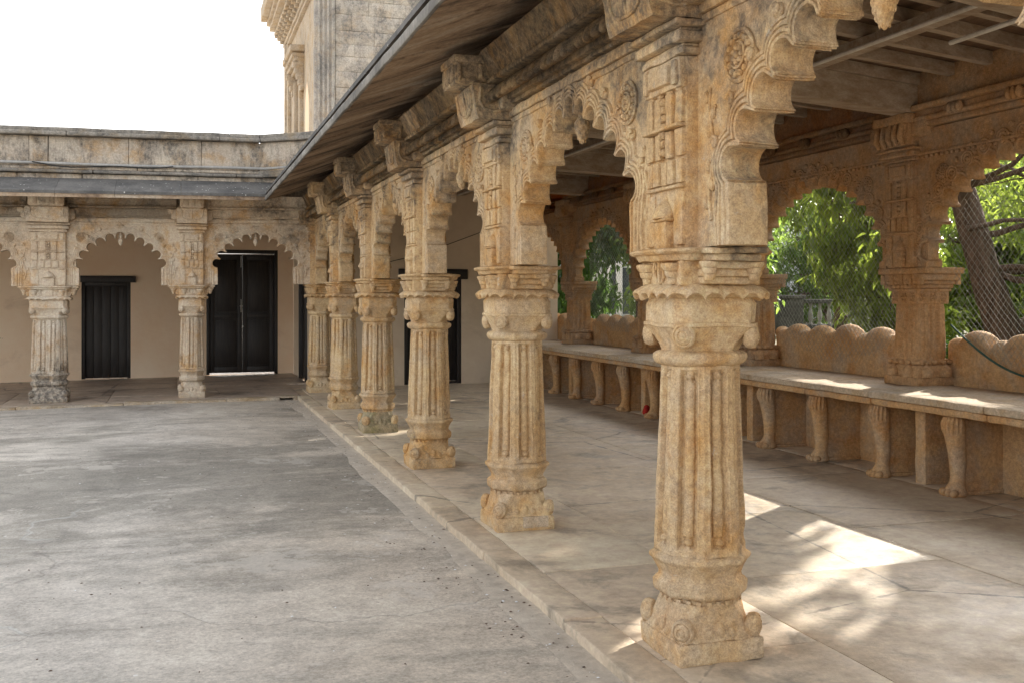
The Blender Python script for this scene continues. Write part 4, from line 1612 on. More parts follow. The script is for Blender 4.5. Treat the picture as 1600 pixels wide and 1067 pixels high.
XC = 1.16
xs_b = [-9.0, -7.4, -5.9, -4.5, -3.1, -1.97, -1.17, -0.02, 0.62, 1.10, 1.60]
course(par, [-9.0, -6.6, -4.4, -2.2, -1.35, .25, XC + .42], 16.02, 16.5, 3.28, 3.40, 'plinth_block', 'parapet_stone', .012, 3)
course(par, [-9.0, -6, -3.3, -1.2, .8, XC + .36], 15.95, 16.5, 3.402, 3.452, 'moulding_block', 'coping_stone', .02, 9)
course(par, [-9.0, -5, -2.8, -.6, XC + .34], 15.99, 16.5, 3.454, 3.50, 'moulding_block', 'parapet_stone', .02, 9)
course(par, [-9.0, -7.4, -5.9, -4.5, -3.2, -2.05, -1.80, -.72, .30, XC], 16.03, 16.5, 3.502, 3.93, 'parapet_block', 'parapet_stone', .010, 15)
course(par, [-9.0, -6.5, -4.6, -2.9, -1.55, .55, XC - .02], 15.90, 16.6, 3.932, 3.99, 'coping_block', 'coping_stone', .014, 21, .0015)
course(par, [-9.0, -6.8, -4.4, -2.6, -1.1, .7, XC - .03], 15.95, 16.6, 3.992, 4.05, 'coping_block', 'coping_stone', .006, 22, .0008)
# splayed corner of the parapet
for (z0, z1, off, mat, nm, L) in ((3.502, 3.93, 0, 'parapet_stone', 'parapet_block', .95), (3.932, 3.99, .09, 'coping_stone', 'coping_block', 1.0), (3.992, 4.05, .055, 'coping_stone', 'coping_block', 1.0), (3.402, 3.50, .05, 'coping_stone', 'moulding_block', .9)):
    M = Matrix.Translation((XC, 16.03, 0)) @ Matrix.Rotation(math.radians(-38), 4, 'Z')
    m = MB()
    m.rbox((-.02 if off == 0 else -.05, -off, z0), (L, .35, z1), .012, .1, M)
    m.rough(.004, 4, 31)
    m.build(nm, mat, par)
pp = MB()
xx = np.linspace(-9, XC + .05, 26)
pp.tube([(x, 15.975, 3.535 + wz(x) * .85 + .006 * math.sin(x * 2.1)) for x in xx] + [(XC + .35, 15.77, 3.545), (XC + .7, 15.5, 3.56)], .020, 8)
pipe = pp.build('water_pipe', 'pipe_metal')
tag(pipe, 'pale metal pipe running along the parapet of the cross wing', 'pipe')
cc = MB()
xx = np.linspace(-2.0, -.1, 20)
cc.tube([(x, 15.945, 3.545 + wz(x) - .050 * math.sin((x + 2.0) / 1.9 * PI) + .02 * math.sin(x * 5)) for x in xx], .009, 6)
cab = cc.build('cable', 'cable_rubber')
tag(cab, 'black cable sagging in front of the pipe on the parapet', 'cable')

roof = MB()
roof.box((-9.4, 16.2, 3.50), (1.7, 20.8, 3.62))
structure('wing_roof', roof, 'ceiling_board')
rb = MB()
rb.box((1.86, -3.0, 3.60), (6.62, 17.3, 3.74))
structure('arcade_roof', rb, 'ceiling_board')
rp = thing('roof_parapet', 'stone parapet on the arcade roof hidden above the long eave', 'parapet')
m = MB()
m.rbox((1.98, -3.0, 3.34), (2.30, 16.0, 4.05), .01, .6)
m.build('parapet_block', 'parapet_stone', rp)
m = MB()
m.rbox((6.28, -3.0, 3.74), (6.60, 17.3, 4.0), .01, .6)
m.build('parapet_block', 'parapet_stone', rp)
# wall strips between cornice and roof
m = MB()
m.box((1.99, -3.0, 2.795), (2.11, 16.45, 3.60))
fr = m.build('upper_wall', 'sandstone')
tag(fr, 'plain stone wall strip above the arches of the long arcade', 'wall')
m = MB()
m.prism([(-9.4, 16.205), (1.985, 16.205), (1.985, 16.40), (-9.4, 16.40)], lambda x, y: 2.795 + wz(x), 3.50)
fr = m.build('upper_wall', 'wing_sandstone')
tag(fr, 'plain stone wall strip above the arches of the cross wing', 'wall')

# ================================================================== garden-side row on the bench
BZ = 0.838
QX = 6.19
QYS = [4.80, 7.52, 10.22, 12.94, 15.68]


def make_qpillar():
    root = thing('reeded_pillar', 'x', 'pillar')
    mat = 'brown_sandstone'
    mb = MB()
    mb.rbox((-.215, -.215, -.003), (.215, .215, .075), .012, .04)
    mb.rbox((-.200, -.200, .072), (.200, .200, .175), .010, .04)
    mb.rbox((-.180, -.180, .172), (.180, .180, .228), .014, .04)
    for sy, ax in ((-1, 0), (1, 0), (-1, 1), (1, 1)):
        for k in (-1, 1):
            c = [k * .095, sy * .20, .12] if ax == 0 else [sy * .20, k * .095, .12]
            mb.lathe([(.055, -.045), (.055, .02), (.03, .05), (.006, .065), (.002, .07)], tuple(c), 12)
        for k in range(5):
            c = [(-.16 + .08 * k), sy * .182, .20] if ax == 0 else [sy * .182, (-.16 + .08 * k), .20]
            mb.ball(c, (.030, .030, .022), 8, 6)
    mb.rough(.004, 11, 3, .005)
    mb.build('pillar_base', mat, root)
    th = np.linspace(0, 2 * PI, 240, endpoint=False)
    rows = []
    for k in range(26):
        z = .225 + .48 * k / 25
        s = .172 - .012 * k / 25
        r = csq(th, s, s * .34)
        x, y = r * np.cos(th), r * np.sin(th)
        e = min(1, (z - .225) / .03) * min(1, (.705 - z) / .03)
        fl = np.clip(np.cos((x + y * 0.0) * 2 * PI / .072) * 1.6, -1, 1) * (np.abs(y) > np.abs(x)) + np.clip(np.cos(y * 2 * PI / .072) * 1.6, -1, 1) * (np.abs(x) >= np.abs(y))
        rows.append((z, r + e * fl * .010))
    mb = MB()
    radial(mb, rows, th)
    mb.rough(.002, 12, 6)
    mb.build('reeded_shaft', mat, root, 30)
    mb = MB()
    mb.rbox((-.168, -.168, .70), (.168, .168, .812), .008, .04)
    for sy, ax in ((-1, 0), (1, 0), (-1, 1), (1, 1)):
        for k in (-1, 0, 1):
            for q in range(6):
                a = q * PI / 3
                u, w = k * .108 + .028 * math.cos(a), .756 + .028 * math.sin(a)
                c = [u, sy * .170, w] if ax == 0 else [sy * .170, u, w]
                mb.ball(c, (.014, .014, .014), 7, 5)
            c = [k * .108, sy * .170, .756] if ax == 0 else [sy * .170, k * .108, .756]
            mb.ball(c, (.016, .016, .016), 7, 5)
    for (a, b, e) in ((.808, .832, .182), (.828, .836, .170)):
        mb.rbox((-e, -e, a), (e, e, b), .006, .05)
    mb.rough(.002, 12, 7)
    mb.build('flower_band', mat, root)
    mb = MB()
    for (a, b, ex, ey) in ((.834, .872, .205, .185), (.870, .905, .235, .195), (.903, .960, .272, .200), (.958, 1.012, .308, .208)):
        mb.rbox((-ex, -ey, a), (ex, ey, b), .010, .05)
    for sy in (-1, 1):
        for k in range(5):
            mb.rbox((-.24 + .12 * k - .022, min(sy * .17, sy * .214), .865), (-.24 + .12 * k + .022, max(sy * .17, sy * .214), .955), .008, .03)
    for k in range(9):
        mb.ball((-.22 + .055 * k, -.187, .852), (.022, .016, .022), 8, 6)
    mb.rough(.003, 11, 8)
    mb.build('capital', mat, root)
    z0, z1, zc = 1.013, 1.93, 2.045
    pilaster_parts(root, z0, z1, zc, .185, .205, mat, -1, True)
    mb = MB()
    mb.rbox((-.30, -.165, 1.013), (.30, -.050, 2.18), .008, .1)
    mb.build('pier_core', mat, root)
    # leaf bracket under the beam
    mb = MB()
    mb.rbox((-.20, -.30, 2.05), (.20, -.10, 2.30), .05, .04)
    mb.rbox((-.225, -.33, 2.245), (.225, -.10, 2.325), .012, .04)
    for k in range(5):
        pts = [(-.16 + .08 * k, -.305, 2.06), (-.16 + .08 * k, -.335, 2.12), (-.16 + .08 * k, -.33, 2.19), (-.16 + .08 * k, -.315, 2.25)]
        mb.tube(pts, [.016, .028, .026, .014], 8)
    for sx in (-1, 1):
        U_ = [(sx * .06, -.306, 2.24), (sx * .065, -.315, 2.13), (sx * .11, -.312, 2.075), (sx * .17, -.308, 2.13), (sx * .178, -.306, 2.24)]
        mb.tube(U_, .012, 8)
        mb.rbox((min(sx * .18, sx * .36), -.26, 2.12), (max(sx * .18, sx * .36), -.10, 2.27), .03, .04)
    mb.rough(.004, 10, 9)
    mb.build('leaf_bracket', mat, root)
    return root


qp = make_qpillar()
qlab = ['reeded brown pillar beyond the right edge of the bench', 'reeded brown pillar standing on the bench at right, between the two wide garden arches',
        'reeded bench pillar just right of the nearest arcade pillar', 'reeded bench pillar mostly hidden behind the nearest arcade pillar', 'reeded bench pillar at the far end of the bench']
for i, yy in enumerate(QYS):
    o = qp if i == 0 else copy_tree(qp)
    o.location = (QX, yy, BZ)
    o.rotation_euler = (0, 0, ROT)
    tag(o, qlab[i], 'pillar', 'reeded pillars on the bench')
qa = make_arch('q')
qm = MB()
qm.rbox((-1.36, -.12, 3.03), (1.36, .05, 3.075), .008, .1)
qm.rbox((-1.36, -.15, 3.078), (1.36, .05, 3.12), .014, .1)
qm.rbox((-1.36, -.12, 3.122), (1.36, .05, 3.17), .006, .1)
qm.rbox((-1.36, -.18, 3.172), (1.36, .05, 3.22), .012, .1)
qm.rbox((-1.36, -.09, 3.222), (1.36, .07, 3.60), .004, .2)
for s_ in (-.62, .0, .62):
    for k in range(3):
        qm.ball((s_ + .05 * (k - 1), -.165, 3.125), (.034, .035, .05), 9, 6)
qm.rough(.003, 8, 5)
qcorn = qm.mesh('moulded_cornice', 'brown_sandstone')
qal = ['carved garden arch at the right edge showing a leaning tree trunk', 'carved garden arch between the two right-hand bench pillars',
       'carved garden arch hidden behind the nearest arcade pillar', 'small-looking carved garden arch seen through the arcade, beyond the bench', 'last carved garden arch beside the end wall']
QC = [(a + b) / 2 for a, b in zip(QYS[:-1], QYS[1:])] + [QYS[-1] + 1.36]
for k, yy in enumerate(QC):
    o = qa if k == 0 else copy_tree(qa)
    o.location = (QX - .11, yy, 0)
    o.rotation_euler = (0, 0, ROT)
    tag(o, qal[k], 'arch', 'garden arches behind the bench')
    link('moulded_cornice', qcorn, o)
o = copy_tree(qa)
o.location = (QX - .11, QYS[0] - 1.36, 0)
tag(o, 'carved garden arch out of view beyond the right edge', 'arch', 'garden arches behind the bench')

# ---- bench
bench = thing('stone_bench', 'long stone bench with lion-paw legs along the garden side', 'bench')
r_ = random.Random(3)
YB0, YB1 = 1.2, 17.10
y = YB0
while y < YB1 - .1:
    y2 = min(y + r_.uniform(.9, 1.5), YB1)
    m = MB()
    m.rbox((5.345, y + .002, .782), (6.60, y2 - .002, BZ), .014, .08)
    m.rough(.003, 5, int(y * 7))
    m.build('seat_slab', 'bench_top_stone', bench)
    m = MB()
    m.rbox((5.375, y + .002, .722), (5.9, y2 - .002, .780), .020, .08)
    m.rough(.003, 5, int(y * 9))
    m.build('edge_moulding', 'bench_stone', bench)
    y = y2
m = MB()
m.box((5.98, YB0, .10), (6.58, YB1, .78))
m.build('bench_core', 'bench_stone', bench)


def lion_leg():
    """front faces -x; floor at z 0, top at .605"""
    m = MB()
    zs = np.array([0.0, .012, .035, .06, .085, .11, .15, .22, .30, .38, .45, .51, .555, .585, .603])
    cx = np.array([.00, .0, -.004, -.002, .008, .016, .022, .022, .016, .006, -.006, -.016, -.016, -.008, .0])
    rx = np.array([.080, .088, .086, .074, .064, .058, .057, .061, .066, .072, .080, .087, .084, .070, .054])
    ry = np.array([.070, .077, .075, .066, .058, .053, .052, .056, .060, .065, .072, .078, .076, .064, .052])
    p = np.linspace(0, 2 * PI, 22, endpoint=False)
    G = np.stack([cx[:, None] + rx[:, None] * np.cos(p), ry[:, None] * np.sin(p), zs[:, None] + 0 * p], -1)
    m.grid(G, closed_u=True, cap0=True, cap1=True)
    for k in range(4):        # toes
        yy = -.051 + .034 * k
        m.ball((-.080 + .012 * abs(k - 1.5), yy * 1.15, .028), (.040, .022, .030), 10, 7)
    for k in range(9):        # leaf collar at the knee
        a = PI * .5 + PI * k / 8
        zc = .52
        m.tube([((-.010) + .076 * math.cos(a), .068 * math.sin(a), .585), (-.016 + .086 * math.cos(a), .077 * math.sin(a), .54), (-.014 + .082 * math.cos(a), .073 * math.sin(a), .49), (-.008 + .074 * math.cos(a), .066 * math.sin(a), .455)], [.008, .012, .012, .005], 7)
    m.rough(.003, 12, 8)
    f = MB()
    f.rbox((.03, -.014, 0), (.50, .014, .603), .004, .1)
    f.rbox((.036, -.030, -.002), (.50, .030, .03), .010, .06)
    f.rough(.003, 9, 3)
    return m.mesh('lion_leg', 'bench_stone'), f.mesh('leg_fin', 'bench_stone')


lme, fme = lion_leg()
ky = 5.44 - .86 * 4
while ky < 16.9:
    lg = link('lion_leg', lme, bench, (5.505, ky, PZ))
    link('leg_fin', fme, lg, (0, 0, 0))
    ky += .86
for py in (4.22, 6.80, 9.38, 11.96, 14.54):
    m = MB()
    m.rbox((5.60, py - .06, PZ - .002), (6.0, py + .06, .723), .006, .06)
    m.rough(.003, 8, int(py))
    m.build('bench_pier', 'bench_stone', bench)
for k, py in enumerate((4.22, 6.80, 9.38, 11.96)):
    m = MB()
    m.rbox((5.93, py + .06, PZ - .002), (5.985, py + 2.52, .723), .004, .1)
    m.rough(.004, 5, int(py) + 3)
    m.build('back_panel', 'bench_stone', bench)


# ---- scalloped backrests
def backrest(L, seed):
    n = int(L / .012)
    ys = np.linspace(-L / 2, L / 2, n)
    per = .46
    top = np.zeros(n)
    rr = random.Random(seed)
    for c in np.arange(-L / 2 - .2, L / 2 + .3, per):
        c0 = c + rr.uniform(-.03, .03)
        hs_ = rr.uniform(.8, 1.15)
        top = np.maximum(top, .365 + .115 * hs_ * np.sqrt(np.clip(1 - ((ys - c0) / .165) ** 2, 0, 1)) - 3 * (np.abs(ys - c0) >= .165))
        top = np.maximum(top, .345 + .065 * np.sqrt(np.clip(1 - ((ys - c0 - per / 2) / .075) ** 2, 0, 1)) - 3 * (np.abs(ys - c0 - per / 2) >= .075))
    top = np.maximum(top, .335)
    k = np.ones(5) / 5
    top[3:-3] = np.convolve(top, k, 'same')[3:-3]
    rows = []
    T = .075
    # profile around the section: inner face up, rounded top, outer face down
    for f, off in ((0, -1), (.25, -1), (.5, -1), (.75, -1.0), (.88, -.99), (.95, -.86), (.985, -.62), (1.0, -.2), (1.0, .2), (.985, .62), (.95, .86), (.85, 1.0), (.4, 1.0), (0, 1.0)):
        # rolls belly outwards beneath the crest
        belly = .018 * math.exp(-((f - .86) / .10) ** 2) * (1 if abs(off) > .8 else .5)
        b = belly * (0.4 + 0.6 * (top > .40))
        rows.append(np.stack([off * (T + 0 * ys) + np.sign(off) * b, ys, top * f], -1))
    m = MB()
    Gr = np.array(rows)
    m.grid(Gr)
    for e in (0, -1):
        m.add(Gr[:, e], [tuple(range(len(Gr)))])
    m.rough(.005, 6, seed)
    return m


for k, yy in enumerate([QC[0], QC[1], QC[2], QC[3], QC[4] + .2]):
    L = 2.72 - .30 if k < 4 else 2.9
    o = backrest(L, 3 + k).build('scalloped_backrest', 'bench_stone', None, 60, (6.44, yy, BZ - .002))
    tag(o, ['scalloped stone backrest at the right edge, showing a dark hole', 'scalloped stone backrest draped with net beside the right-hand bench pillar',
            'scalloped stone backrest hidden behind the nearest arcade pillar', 'scalloped stone backrest below the small-looking garden arch', 'scalloped stone backrest next to the end wall'][k],
        'backrest', 'scalloped backrests of the bench')
hole = MB()
hole.lathe([(.030, 0), (.030, .004), (.018, .006), (.002, .003)], (0, 0, 0), 12, 'y')
backs = [ob for ob in SC.objects if ob.name.startswith('scalloped_backrest')]


# ---- nets
def make_net(hw, zlow_mid, zlow_end, ztop, seed):
    m = MB()
    sp = .046
    rr = random.Random(seed)
    ph = rr.uniform(0, 6)

    def low(u):
        f = np.clip(np.abs(u) / hw, 0, 1)
        return zlow_mid + (zlow_end - zlow_mid) * f ** 2.2

    def depth(u, z):
        return .012 * np.sin(u * 4 + ph) + .010 * np.sin(z * 6 + u * 2) + .04 * np.clip((1.5 - z) / .3, 0, 1)
    ext = hw + (ztop - zlow_mid)
    for sg in (-1, 1):
        c = -ext
        while c < ext:
            zs = np.linspace(zlow_mid - .05, ztop, 26)
            u = c + sg * (zs - (ztop + zlow_mid) / 2) * .92 + .006 * np.sin(zs * 7 + c * 9)
            ok = (np.abs(u) < hw) & (zs >= low(u)) & (zs - 1.9 < .93 * np.sqrt(np.clip(1 - (u / 1.14) ** 2, 0, 1)) + .02)
            idx = np.where(ok)[0]
            if len(idx) >= 2:
                i0, i1 = idx[0], idx[-1]
                P = np.stack([u[i0:i1 + 1], depth(u[i0:i1 + 1], zs[i0:i1 + 1]), zs[i0:i1 + 1]], -1)
                m.tube(P, .0015, 3, False)
            c += sp * 1.36
    net = m.mesh('bird_net', 'net_cord')
    r = MB()
    us = np.linspace(-hw, hw, 40)
    zl = low(us)
    r.tube(np.stack([us, depth(us, zl) - .008, zl], -1), (.009 if seed == 0 else .0045), 6)
    return net, r.mesh('border_rope', 'rope_green')


for k, yy in enumerate(QC[:4]):
    zl = [.96, .93, 1.2, 1.05][k]
    net, rope = make_net(1.09, zl, 1.36, 2.80, k)
    o = link('bird_net', net, None, (6.27, yy, 0), ROT)
    tag(o, ['pale diamond bird net across the right-edge garden arch', 'pale diamond bird net across the arch left of the right-hand bench pillar',
            'bird net across the arch hidden behind the nearest pillar', 'bird net across the small-looking far garden arch'][k], 'net', 'bird nets in the garden arches')
    if k == 0:
        link('border_rope', rope, o)

rc = MB()
rc.ball((0, 0, .05), (.05, .06, .055), 14, 9)
rc.ball((.03, .04, .09), (.035, .04, .04), 12, 8)
rc.rough(.012, 9, 3)
o = rc.build('cloth_bundle', 'red_cloth', None, 40, (5.52, 11.70, PZ + .01))
tag(o, 'small red cloth bundle tucked under the bench', 'cloth')

# ================================================================== ceiling of the arcade
def skew(x):                 # beams run from the pillars to the bench pillars
    return (x - PX) * 0.265


bl = ['second nearest', 'third', 'fourth', 'fifth', 'corner']
for i in range(0, 6):
    y0 = PYS[0] + 2.485 * i
    m = MB()
    A = np.array([2.18, y0 + skew(2.18)])
    B = np.array([6.05, y0 + skew(6.05)])
    d = (B - A) / np.linalg.norm(B - A)
    nrm = np.array([-d[1], d[0]])
    w = .10
    poly = [A - nrm * w, B - nrm * w, B + nrm * w, A + nrm * w]
    if y0 + skew(6.05) > 17.0:
        continue
    m.prism([tuple(p) for p in poly], 3.165, 3.40)
    o = m.build('ceiling_beam', 'joist_paint')
    tag(o, ['ceiling beam out of view behind the camera', 'pale ceiling beam from the nearest pillar at the top right', 'pale ceiling beam from the second pillar to the right-hand bench pillar', 'ceiling beam from the third pillar across the arcade', 'ceiling beam from the fourth pillar across the arcade', 'ceiling beam from the fifth pillar near the end wall', 'x'][i + 1], 'beam', 'cross beams of the arcade ceiling')
cl = thing('timber_ceiling', 'dark board ceiling on pale joists over the arcade', 'ceiling')
yy = -2.0
while yy < 16.9:
    A = np.array([2.18, yy + skew(2.18)])
    B = np.array([6.05, yy + skew(6.05)])
    if B[1] > 17.05:
        f = (17.05 - A[1]) / (B[1] - A[1])
        if f < .15:
            break
        B = A + (B - A) * f
    d = (B - A) / np.linalg.norm(B - A)
    nrm = np.array([-d[1], d[0]]) * .033
    m = MB()
    m.prism([tuple(A - nrm), tuple(B - nrm), tuple(B + nrm), tuple(A + nrm)], 3.403, 3.50)
    m.build('joist', 'joist_paint', cl)
    yy += .414
x = 2.0
while x < 6.4:
    m = MB()
    m.box((x + .003, -2.9, 3.503), (x + .297, 17.1, 3.53))
    m.build('board', 'ceiling_board', cl)
    x += .30
m = MB()
m.rbox((4.50, -2.5, 3.33), (4.64, 17.05, 3.402), .006, .5)
m.build('purlin', 'joist_paint', cl)
c1 = MB()
c1.tube([(4.46, -1.0, 3.315), (4.46, 5.55, 3.315), (4.47, 12.0, 3.315), (4.47, 16.9, 3.315)], .016, 8)
o = c1.build('conduit', 'conduit_paint')
tag(o, 'long pale conduit running under the ceiling joists towards the end wall', 'conduit')
c2 = MB()
c2.tube([(4.46, 4.42, 3.150), (4.47, 4.8, 3.150), (4.48, 5.17, 3.150)], .016, 8)
o = c2.build('conduit', 'conduit_paint')
tag(o, 'short pale tube fixed under the nearest ceiling beam at top right', 'conduit')
# wing ceiling
m = MB()
m.box((-9.4, 16.40, 3.40), (2.10, 20.45, 3.44))
m.build('board', 'ceiling_board', cl)

# ================================================================== tower behind the cross wing
TY = 24.0
tw = thing('stone_tower', 'tall weathered stone tower rising behind the corner of the wings', 'tower', (0, 0, 0))
TX0, TX1 = 2.95, 8.6
core = MB()
core.box((TX0 + .03, TY + .03, 0), (TX1, TY + 6.6, 11.0))
core.build('tower_wall', 'tower_side_stone', tw)
# ashlar of the front
zc = 0.2
row = 0
r_ = random.Random(21)
while zc < 10.4:
    h = .33 + .05 * math.sin(row * 1.7)
    x = TX0 + .47 - (0 if row % 2 else 0.0)
    first = True
    while x < TX1 - .05:
        w = r_.uniform(.75, 1.25) if not (first and row % 2) else r_.uniform(.35, .6)
        first = False
        x2 = min(x + w, TX1)
        if zc + h > 4.2:
            m = MB()
            m.rbox((x + .0015, TY - .02 + r_.uniform(-.006, .006), zc + .0015), (x2 - .0015, TY + .1, zc + h - .0015), .008, .25)
            m.rough(.006, 3, row * 13 + int(x * 7))
            m.build('ashlar_block', 'tower_stone', tw)
        x = x2
    zc += h
    row += 1
# fluted corner pilaster
m = MB()
m.rbox((TX0 - .02, TY - .055, 3.0), (TX0 + .46, TY + .1, 10.6), .01, .3)
for k in range(4):
    x = TX0 + .05 + .105 * k
    m.rbox((x, TY - .095, 3.0), (x + .062, TY, 10.6), .022, .3)
m.rough(.004, 3, 5)
m.build('corner_pilaster', 'tower_pilaster_stone', tw)
# left side: plain wall strip, cornice on brackets, niche window with canopy
m = MB()
for (z0, z1, ox) in ((8.72, 8.80, .07), (8.82, 8.92, .11), (9.16, 9.26, .36), (9.28, 9.40, .50), (9.42, 9.52, .58), (9.54, 9.95, .74)):
    m.rbox((TX0 - ox, TY - .02, z0), (TX0 + .1, TY + 6.6, z1), .015, .3)
m.rbox((TX0 - .10, TY - .02, 8.9), (TX0 + .1, TY + 6.58, 9.2), .01, .3)
m.rough(.008, 3, 6)
cn = m.build('cornice', 'tower_side_stone', tw)
m = MB()
for (z0, z1, ox) in ((8.90, 9.0, .12), (8.99, 9.08, .20), (9.07, 9.17, .28)):
    m.rbox((-ox, -.085, z0), (.02, .085, z1), .03, .06)
m.rough(.006, 5, 7)
cbm = m.mesh('cornice_bracket', 'tower_side_stone')
for k in range(15):
    link('cornice_bracket', cbm, cn, (TX0 - .09, TY + .25 + k * .44, 0))
m = MB()
NY = TY + 3.3
m.rbox((TX0 - .34, NY - 1.0, 7.78), (TX0 + .05, NY + 1.0, 7.95), .03, .1)
for (a, o_) in ((7.65, .28), (7.54, .22), (7.44, .13)):
    m.rbox((TX0 - o_, NY - .92, a), (TX0 + .05, NY + .92, a + .12), .03, .1)
for yk in (NY - .8, NY + .8):
    for k in range(5):
        m.rbox((TX0 - .26 + .045 * k, yk - .10, 7.38 - .14 * k), (TX0 + .05, yk + .10, 7.54 - .14 * k), .03, .06)
m.rough(.006, 5, 8)
m.build('window_canopy', 'tower_side_stone', tw)
m = MB()
for yk in (NY - .62, NY + .62):
    m.rbox((TX0 - .08, yk - .10, 3.0), (TX0 + .05, yk + .10, 7.3), .02, .2)
    m.rbox((TX0 - .11, yk - .13, 4.35), (TX0 + .05, yk + .13, 4.5), .02, .1)
m.rbox((TX0 - .07, TY + 5.6, 3.0), (TX0 + .05, TY + 6.55, 8.8), .02, .3)
m.rbox((TX0 - .12, TY + 5.9, 3.0), (TX0 + .05, TY + 6.2, 8.8), .02, .3)
m.rough(.004, 5, 9)
m.build('window_frame', 'tower_side_stone', tw)
m = MB()
pts = [(TY + 1.35, 3.0), (TY + 2.15, 3.0), (TY + 2.15, 6.2), (TY + 2.08, 6.5), (TY + 1.9, 6.75), (TY + 1.75, 6.9), (TY + 1.6, 6.75), (TY + 1.42, 6.5), (TY + 1.35, 6.2)]
n = len(pts)
m.add([(TX0 + .02, a, b) for a, b in pts] + [(TX0 + .045, a, b) for a, b in pts], [tuple(range(n)), tuple(range(n, 2 * n))[::-1]] + [(i, n + i, n + (i + 1) % n, (i + 1) % n) for i in range(n)])
m.build('window_recess', 'plaster', tw)

# ================================================================== garden
def leaf_cloud(tips, n_per, L, spread, droop, seed):
    """lanceolate folded leaves hanging round twig tips; returns verts, faces"""
    g = np.random.default_rng(seed)
    tips = np.asarray(tips)
    n = len(tips) * n_per
    c = np.repeat(tips, n_per, 0) + g.normal(0, spread, (n, 3)) * np.array([1, 1, .8])
    az = g.uniform(0, 2 * PI, n)
    el = -np.abs(g.normal(droop, .35, n))
    d = np.stack([np.cos(az) * np.cos(el), np.sin(az) * np.cos(el), np.sin(el)], 1)
    s = np.cross(d, np.array([0, 0, 1.0]))
    s /= np.linalg.norm(s, axis=1, keepdims=True) + 1e-9
    up = np.cross(s, d)
    roll = g.normal(0, .6, n)
    s2 = s * np.cos(roll)[:, None] + up * np.sin(roll)[:, None]
    u2 = np.cross(s2, d)
    ln = (L * g.uniform(.65, 1.25, n))[:, None]
    w = ln * .16
    sag = -ln * .12 * np.array([0, 0, 1.0])
    V = np.stack([c, c + d * ln * .38 + s2 * w + u2 * w * .35, c + d * ln * .38, c + d * ln * .38 - s2 * w + u2 * w * .35,
                  c + d * ln * .74 + s2 * w * .72 + u2 * w * .25 + sag * .4, c + d * ln * .74 + sag * .4, c + d * ln * .74 - s2 * w * .72 + u2 * w * .25 + sag * .4, c + d * ln + sag], 1).reshape(-1, 3)
    b = (np.arange(n) * 8)[:, None]
    T = np.array([[0, 1, 2, 2], [0, 2, 3, 3], [1, 4, 5, 2], [2, 5, 6, 3], [4, 7, 5, 5], [5, 7, 6, 6]])
    tri = np.concatenate([b + np.array([0, 2, 1]), b + np.array([0, 3, 2]), b + np.array([4, 5, 7]), b + np.array([5, 6, 7])])
    quad = np.concatenate([b + np.array([1, 2, 5, 4]), b + np.array([2, 3, 6, 5])])
    return V, tri, quad


def fast_mesh(name, V, tri, quad, mat):
    me = bpy.data.meshes.new(name)
    nl = tri.size + quad.size
    me.vertices.add(len(V))
    me.vertices.foreach_set('co', V.astype(np.float32).ravel())
    me.loops.add(nl)
    me.loops.foreach_set('vertex_index', np.concatenate([tri.ravel(), quad.ravel()]).astype(np.int32))
    npoly = len(tri) + len(quad)
    me.polygons.add(npoly)
    st = np.concatenate([np.arange(len(tri)) * 3, tri.size + np.arange(len(quad)) * 4]).astype(np.int32)
    me.polygons.foreach_set('loop_start', st)
    me.update(calc_edges=True)
    me.validate()
    me.materials.append(MATS[mat])
    return me


def branch(mb, p0, p1, r0, r1, wob, seed, n=9):
    g = np.random.default_rng(seed)
    f = np.linspace(0, 1, n)[:, None]
    P = p0 + (p1 - p0) * f
    off = np.cumsum(g.normal(0, wob, (n, 3)), 0)
    off -= off[0] + (off[-1] - off[0]) * f
    P = P + off
    mb.tube(P, r0 + (r1 - r0) * f[:, 0], 9)
    return P


def tree(label, trunk_pts, trunk_r, clumps, n_tip, n_per, L, mat, seed, droop=.55, group='garden trees', extra=()):
    """clumps: (x, y, z, rx, ry, rz)"""
    g = np.random.default_rng(seed)
    base = trunk_pts[0]
    root = thing('garden_tree', label, 'tree', tuple(base), 0, group)
    tp = np.array(trunk_pts, float) - np.array(base, float)
    m = MB()
    n = len(tp)
    t = np.linspace(0, n - 1, n * 5)
    P = np.stack([np.interp(t, np.arange(n), tp[:, k]) for k in range(3)], -1)
    ker = np.array([.25, .5, .25])
    for _ in range(3):
        P[1:-1] = .25 * P[:-2] + .5 * P[1:-1] + .25 * P[2:]
    rad = np.interp(t, np.arange(n), trunk_r)
    m.tube(P, rad, 14)
    for (a, b, r0, r1) in extra:
        branch(m, np.array(a, float) - base, np.array(b, float) - base, r0, r1, .05, seed + 7)
    tips_all = []
    top = P[-1]
    for i, (cx, cy, cz, rx, ry, rz) in enumerate(clumps):
        c = np.array([cx, cy, cz]) - np.array(base, float)
        k = np.argmin(np.linalg.norm(P - c, axis=1) + (P[:, 2] < P[-1, 2] * .45) * 5)
        bp = branch(m, P[k], c, max(.025, rad[k] * .24), .018, .06, seed * 31 + i)
        nt = n_tip
        d = g.normal(0, 1, (nt, 3))
        d /= np.linalg.norm(d, axis=1, keepdims=True)
        rr = g.uniform(.25, 1.0, nt) ** .45
        tp_ = c + d * rr[:, None] * np.array([rx, ry, rz])
        tips_all.append(tp_)
        for j in range(0, nt, max(1, nt // 7)):
            branch(m, bp[-3], tp_[j], .014, .005, .03, seed * 77 + i * 13 + j, 5)
    m.rough(.012, 5, seed)
    m.build('trunk', 'bark', root, 60)
    V, tri, quad = leaf_cloud(np.concatenate(tips_all), n_per, L, .10, droop, seed + 5)
    link('crown', fast_mesh('crown', V, tri, quad, mat), root)
    return root


